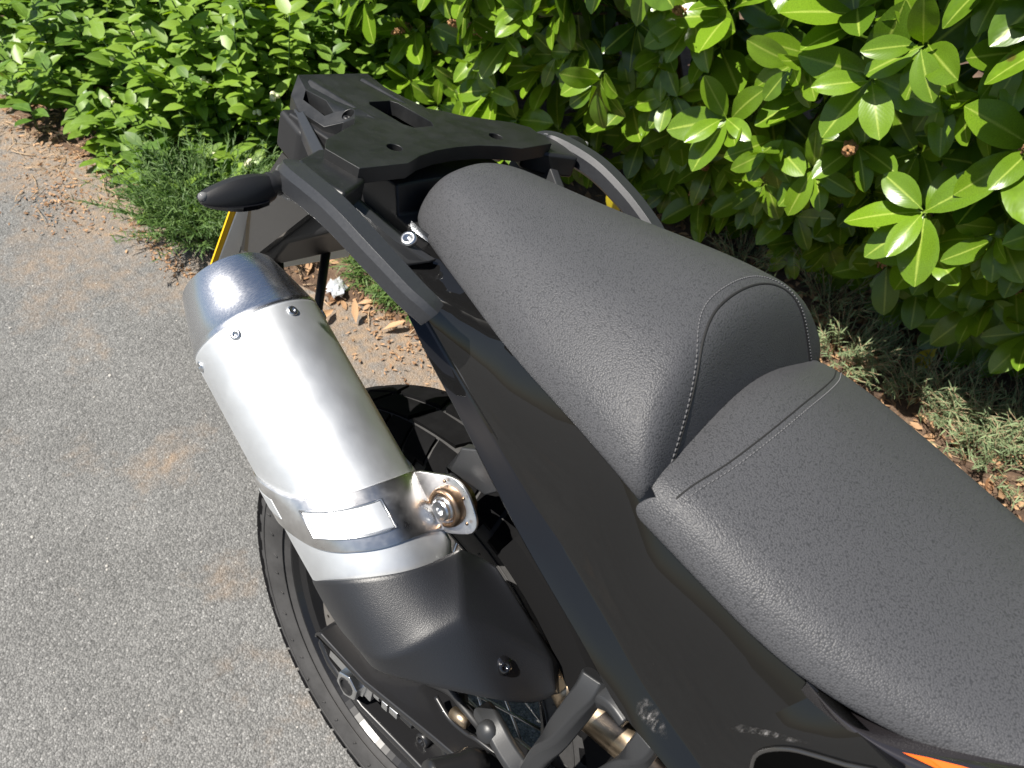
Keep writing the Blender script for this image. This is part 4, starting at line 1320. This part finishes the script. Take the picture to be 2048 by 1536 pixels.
# ---- low shrub with pale blossoms at the far left
random.seed(5)
SOFF = Vector((-.95, -2.4, 0))
shrub = empty('flowering_shrub', SOFF)
tag(shrub, 'low spreading green shrub with small cream blossoms beside the laurel hedge', 'shrub')
SG = [small_leaf_geo(1, U(.46, .58), U(.1, .3), U(.05, .35)) for _ in range(6)]
SM = [[geo_mesh('shrub_leaf', g, tn, M['shrub']) for tn in (.2, .5, .8, 1.0)] for g in SG]
sl = []; blossoms = []; sstems = []


def shrub_top(x, y):
    e = edge_x(y) - .02 - x
    h = .46 * min(1, max(0, e) / .45) ** .6 + .06
    if y > -1.55: h *= max(0, (-1.22 - y) / .33)
    h *= 1 - .35 * max(0, min(1, (e - .35) / .3))
    return h * (1 + .35 * noise.noise(Vector((x * 3, y * 3, 4))))


n_ = 0
while n_ < 900:
    y = U(-4.3, -1.28); x = U(edge_x(y) - 1.05, edge_x(y) - .0)
    if rnd() > (1.0 if y > -3 else .65): continue
    h = shrub_top(x, y)
    if h < .04: continue
    n_ += 1
    lean = Vector((U(-.35, .45), U(-.35, .35), 1)).normalized()
    ln = h * U(.75, 1.1)
    b0 = Vector((x, y, 0)); sstems.append((b0, b0 + lean * ln))
    k = max(3, int(ln / .029)); tcol = U(.25, .9)
    for i in range(k):
        f = .25 + .75 * (i + 1) / k
        c = b0 + lean * ln * f
        a = i * 1.57 + U(-.3, .3)
        for s in (0, math.pi):
            rad = Vector((math.cos(a + s), math.sin(a + s), U(.0, .55) if i < k - 1 else U(.3, 1.0)))
            sl.append((orient(c, rad + rv() * .2, Vector((.2, 0, 1)) + rv() * .35, U(.040, .076)), random.randrange(6), max(0, min(1, tcol + U(-.25, .25))), c))
    if rnd() < .13: blossoms.append(b0 + lean * (ln + .012))
sc = []
for i, l in enumerate(sl):
    fr_ = in_frame(l[3], -10)
    if fr_: sc.append((fr_[2] - .9 * l[3].z, i))
sc.sort(); pick = set(i for _, i in sc[:296])
bn = Bunch()
for i, (mt, vi, tint, c) in enumerate(sl):
    if i in pick:
        o = bpy.data.objects.new('leaf', SM[vi][min(3, int(tint * 3.99))]); COL.objects.link(o)
        o.parent = shrub; o.matrix_basis = Matrix.Translation(-SOFF) @ mt
    else: bn.add(SG[vi], Matrix.Translation(-SOFF) @ mt, tint)
bn.build('foliage', M['shrub'], shrub)
bm = bmesh.new()
for a, b_ in sstems:
    me = tube('t', [a - SOFF, b_ - SOFF], .0018, 4); bm.from_mesh(me); bpy.data.meshes.remove(me)
me = bpy.data.meshes.new('stems'); bm.to_mesh(me); bm.free()
obj('stems', me, M['needle'], shrub, True)['kind'] = 'stuff'
bb = bmesh.new()
for j in range(9):
    q = rv().normalized() * .55
    bmesh.ops.create_icosphere(bb, subdivisions=1, radius=U(.28, .42), matrix=Matrix.Translation((q.x, q.y, abs(q.z) * .8)))
bme = bpy.data.meshes.new('blossom'); bb.to_mesh(bme); bb.free(); bme.materials.append(M['blossom'])
for p in blossoms:
    o = bpy.data.objects.new('blossom', bme); COL.objects.link(o); o.parent = shrub
    o.location = p - SOFF; o.scale = (s_ := U(.010, .020), s_, s_ * U(.9, 1.6)); o.rotation_euler = (U(-.5, .5), U(-.5, .5), U(0, 6))


# ---- tufts and weeds
def tuft(name, loc, rad, hgt, nst, mat, label, cat, group=None, needles=9, nl=.016, nw=.0022, spread=.8, seed=1, tints=(.2, 1)):
    random.seed(seed)
    loc = Vector(loc); loc.z = max(0, verge_z(loc.x, loc.y)) - .004
    t = empty(name, loc); tag(t, label, cat, group)
    bn = Bunch(); bm = bmesh.new(); NG = blade_geo(1, nw / nl, .25)
    for i in range(nst):
        a = U(0, 6.28); r = rad * math.sqrt(rnd()) * .55
        b0 = Vector((r * math.cos(a), r * math.sin(a), 0))
        out = Vector((math.cos(a), math.sin(a), 0)) * spread * (r / rad * 1.6 + .1) + Vector((U(-.3, .3), U(-.3, .3), 1))
        out.normalize(); ln = hgt * U(.55, 1.1)
        droop = Vector((math.cos(a), math.sin(a), -.6)) * ln * U(.05, .3)
        tc_ = U(*tints)
        P = [b0 + out * ln * f + droop * f * f for f in (0, .33, .66, 1)]
        me = tube('t', P, lambda f: .0011 * (1 - .6 * f), 3); bm.from_mesh(me); bpy.data.meshes.remove(me)
        for k in range(needles):
            f = .12 + .88 * (k + rnd()) / needles
            j = min(2, int(f * 3)); c = P[j].lerp(P[j + 1], f * 3 - j)
            dd = (P[j + 1] - P[j]).normalized() * U(.5, 1.2) + rv() * .8
            bn.add(NG, orient(c, dd, Vector((.3, 0, 1)) + rv() * .6, nl * U(.6, 1.3)), max(0, min(1, tc_ + U(-.25, .25))))
    bn.build('foliage', mat, t)
    me = bpy.data.meshes.new('stems'); bm.to_mesh(me); bm.free()
    obj('stems', me, M['straw'] if mat is M['greygreen'] else M['needle'], t, True)['kind'] = 'stuff'
    return t


tuft('heath_plant', (-.49, -1.32, 0), .20, .22, 480, M['needle'], 'bushy dark green needle-leaved plant at the asphalt edge behind the number plate', 'plant', None, 26, .020, .0026, .75, 11, (.15, .85))
tuft('heath_plant', (-.60, -1.16, 0), .14, .12, 160, M['needle'], 'smaller needle-leaved plant just behind the silencer end cap', 'plant', None, 18, .018, .0026, .8, 12, (.2, .9))
tuft('grass_tuft', (-.74, -.88, 0), .15, .075, 190, M['needle'], 'patch of short bright grass seen between silencer and grab handle', 'grass', None, 7, .028, .003, 1.1, 13, (.5, 1))
tuft('grass_tuft', (-.72, -.77, 0), .12, .06, 120, M['needle'], 'small grass patch nearest the tail fairing beside dry leaves', 'grass', None, 7, .024, .003, 1.1, 14, (.4, 1))
weeds = [((-1.4965,-0.3042,0.0600), .09, .14, 'grey-green weed beside the left grab handle under the laurel'),
         ((-1.5418,-0.0500,0.0600), .11, .16, 'tall grey-green weed at the front corner of the pillion seat'),
         ((-1.3948,0.0660,0.0500), .13, .12, 'grey-green weed next to the gap between the two seats'),
         ((-1.4125,0.1675,0.0500), .10, .09, 'small weed above the rear edge of the rider seat'),
         ((-1.4085,0.2695,0.0600), .14, .14, 'bushy grey-green weed halfway along the rider seat'),
         ((-1.4241,0.3822,0.0600), .13, .13, 'grey-green weed near the right edge below the lowest laurel leaves'),
         ((-1.3629,0.4715,0.0600), .14, .13, 'grey-green weed at the right picture edge beside the rider seat'),
         ((-1.4624,0.5286,0.0600), .15, .15, 'grey-green weed half cut by the right picture edge')]
for k, (p, r, h, lab) in enumerate(weeds):
    tuft('weed', p, r, h, int(34 + 330 * r), M['greygreen'], lab, 'weed', 'grey-green weeds along the hedge foot', 14, .019, .0028, .75, 30 + k, (.1, 1))

# ---- litter: dry leaves and twigs on the verge and spilled on the asphalt
random.seed(77)
DG_ = [leaf_geo(1, U(.35, .6), U(-.3, .4), U(-.3, .5), U(-.8, .8), 4, 1, .08) for _ in range(5)]
bn = Bunch()


def ground_z(x, y): return max(.002, verge_z(x, y))


n_ = 0
while n_ < 5200:
    if rnd() < .80:
        y = U(-3.0, 1.3); d = abs(random.gauss(0, .45)) - .03
        x = edge_x(y) - d
        if not in_frame((x, y, .02), 40): continue
        dens = .45 + .55 * noise.noise(Vector((x * 4, y * 4, 8)))
        if rnd() > dens + .25: continue
        s = U(.006, .022) if rnd() < .85 else U(.02, .045)
        if d > .6: s *= 1.3
    else:   # spill on the asphalt at the left
        c = random.choice([(-.36, -1.98, .16, .07), (-.30, -1.76, .11, .08), (-.24, -1.62, .07, .06), (-.42, -2.35, .16, .06), (-.33, -1.30, .10, .02), (-.60, -.68, .10, .05)])
        x = random.gauss(c[0], c[3]); y = random.gauss(c[1], c[2]); s = U(.004, .014)
    d_ = rv(); d_.z *= .25; nm = Vector((0, 0, 1)) + rv() * .5
    bn.add(random.choice(DG_), orient((x, y, ground_z(x, y) + .003), d_, nm, s), U(0, 1)); n_ += 1
n_ = 0
while n_ < 1500:    # thicker, paler litter between the weeds at the hedge foot
    y = U(-.7, .9); x = U(-1.75, -1.05)
    if not in_frame((x, y, .02), 30): continue
    d_ = rv(); d_.z *= .3
    bn.add(random.choice(DG_), orient((x, y, ground_z(x, y) + .004), d_, Vector((0, 0, 1)) + rv() * .6, U(.010, .034)), U(.35, 1)); n_ += 1
lit = bn.build('leaf_litter', M['dryleaf'])
tag(lit, 'dry brown leaf litter scattered along the verge', 'leaf litter')
bm = bmesh.new(); n_ = 0
while n_ < 520:
    y = U(-2.6, 1.2); x = edge_x(y) - abs(random.gauss(0, .5)) + .06
    if n_ < 90: x, y = random.gauss(-.34, .08), random.gauss(-1.85, .22)
    if not in_frame((x, y, .02), 40): continue
    a = U(0, 6.28); ln = U(.02, .09); z = ground_z(x, y) + .004
    p = Vector((x, y, z)); d_ = Vector((math.cos(a), math.sin(a), 0)) * ln
    me = tube('t', [p, p + d_ * .5 + Vector((0, 0, U(0, .012))) + rv() * .004, p + d_], U(.0006, .0016), 4); bm.from_mesh(me); bpy.data.meshes.remove(me); n_ += 1
me = bpy.data.meshes.new('twig_litter'); bm.to_mesh(me); bm.free()
tag(obj('twig_litter', me, M['straw'], None, True), 'fine pale twigs and straw lying along the verge', 'twigs', kind='stuff')
# loose pale grit on the asphalt
bm = bmesh.new(); n_ = 0
while n_ < 140:
    x = U(-.5, 1.2); y = U(-2.8, .4)
    if x < edge_x(y) or not in_frame((x, y, 0), 0): continue
    r = U(.0010, .0024) if rnd() < .96 else U(.0024, .0036)
    bmesh.ops.create_icosphere(bm, subdivisions=1, radius=r, matrix=Matrix.Translation((x, y, r * .3)) @ Matrix.Diagonal((U(.7, 1.4), U(.7, 1.4), .6, 1))); n_ += 1
me = bpy.data.meshes.new('grit'); bm.to_mesh(me); bm.free()
tag(obj('grit', me, M['stone'], None, False), 'loose pale grit scattered over the asphalt', 'grit', kind='stuff')
# larger curled dry leaves
spots = [((-1.4584,-0.0561,0.0500), 'orange brown curled dry leaf touching the front corner of the pillion seat'),
         ((-1.2767,0.3704,0.0500), 'pale tan dry leaf beside the middle of the rider seat edge'),
         ((-1.2920,0.5159,0.0400), 'tan dry leaf nearest the right edge beside the rider seat'),
         ((-1.5393,-0.4933,0.0500), 'long brown dry leaf in the shade just past the left grab handle'),
         ((-0.5483,-0.7922,0.0200), 'brown dry leaf on the asphalt edge just right of the silencer can'),
         ((-0.5811,-0.7334,0.0200), 'dry leaf closest to the tail fairing at the asphalt edge'),
         ((-0.5312,-0.8611,0.0200), 'dry leaf below the crumpled wrapper next to the silencer'),
         ((-1.2295,0.2507,0.0500), 'small curled dry leaf between two weeds above the rider seat')]
DL = [geo_mesh('dry_leaf', g, tn, M['dryleaf']) for g, tn in zip(DG_, (.3, .6, .8, 1, .5))]
for p, lab in spots:
    o = bpy.data.objects.new('dry_leaf', random.choice(DL)); COL.objects.link(o)
    p = Vector(p); p.z = ground_z(p.x, p.y) + .01
    o.matrix_basis = orient(p, Vector((U(-1, 1), U(-1, 1), .15)), Vector((.2, 0, 1)) + rv() * .4, U(.045, .07))
    tag(o, lab, 'dry leaf', 'curled dry leaves on the soil verge')
# crumpled wrapper
bm = bmesh.new(); bmesh.ops.create_icosphere(bm, subdivisions=3, radius=1)
for v in bm.verts:
    v.co *= 1 + .55 * noise.noise(v.co * 2.3) + .3 * noise.noise(v.co * 6)
    v.co = Vector((v.co.x * .030, v.co.y * .022, v.co.z * .014))
me = bpy.data.meshes.new('crumpled_wrapper'); bm.to_mesh(me); bm.free()
o = obj('crumpled_wrapper', me, M['foil'], None, False)
o.location = Vector((-0.5798,-0.9127,0.0200)); o.location.z = ground_z(o.location.x, o.location.y) + .014; o.rotation_euler = (0, 0, .9)
tag(o, 'crumpled clear plastic wrapper in the grass behind the silencer', 'wrapper')
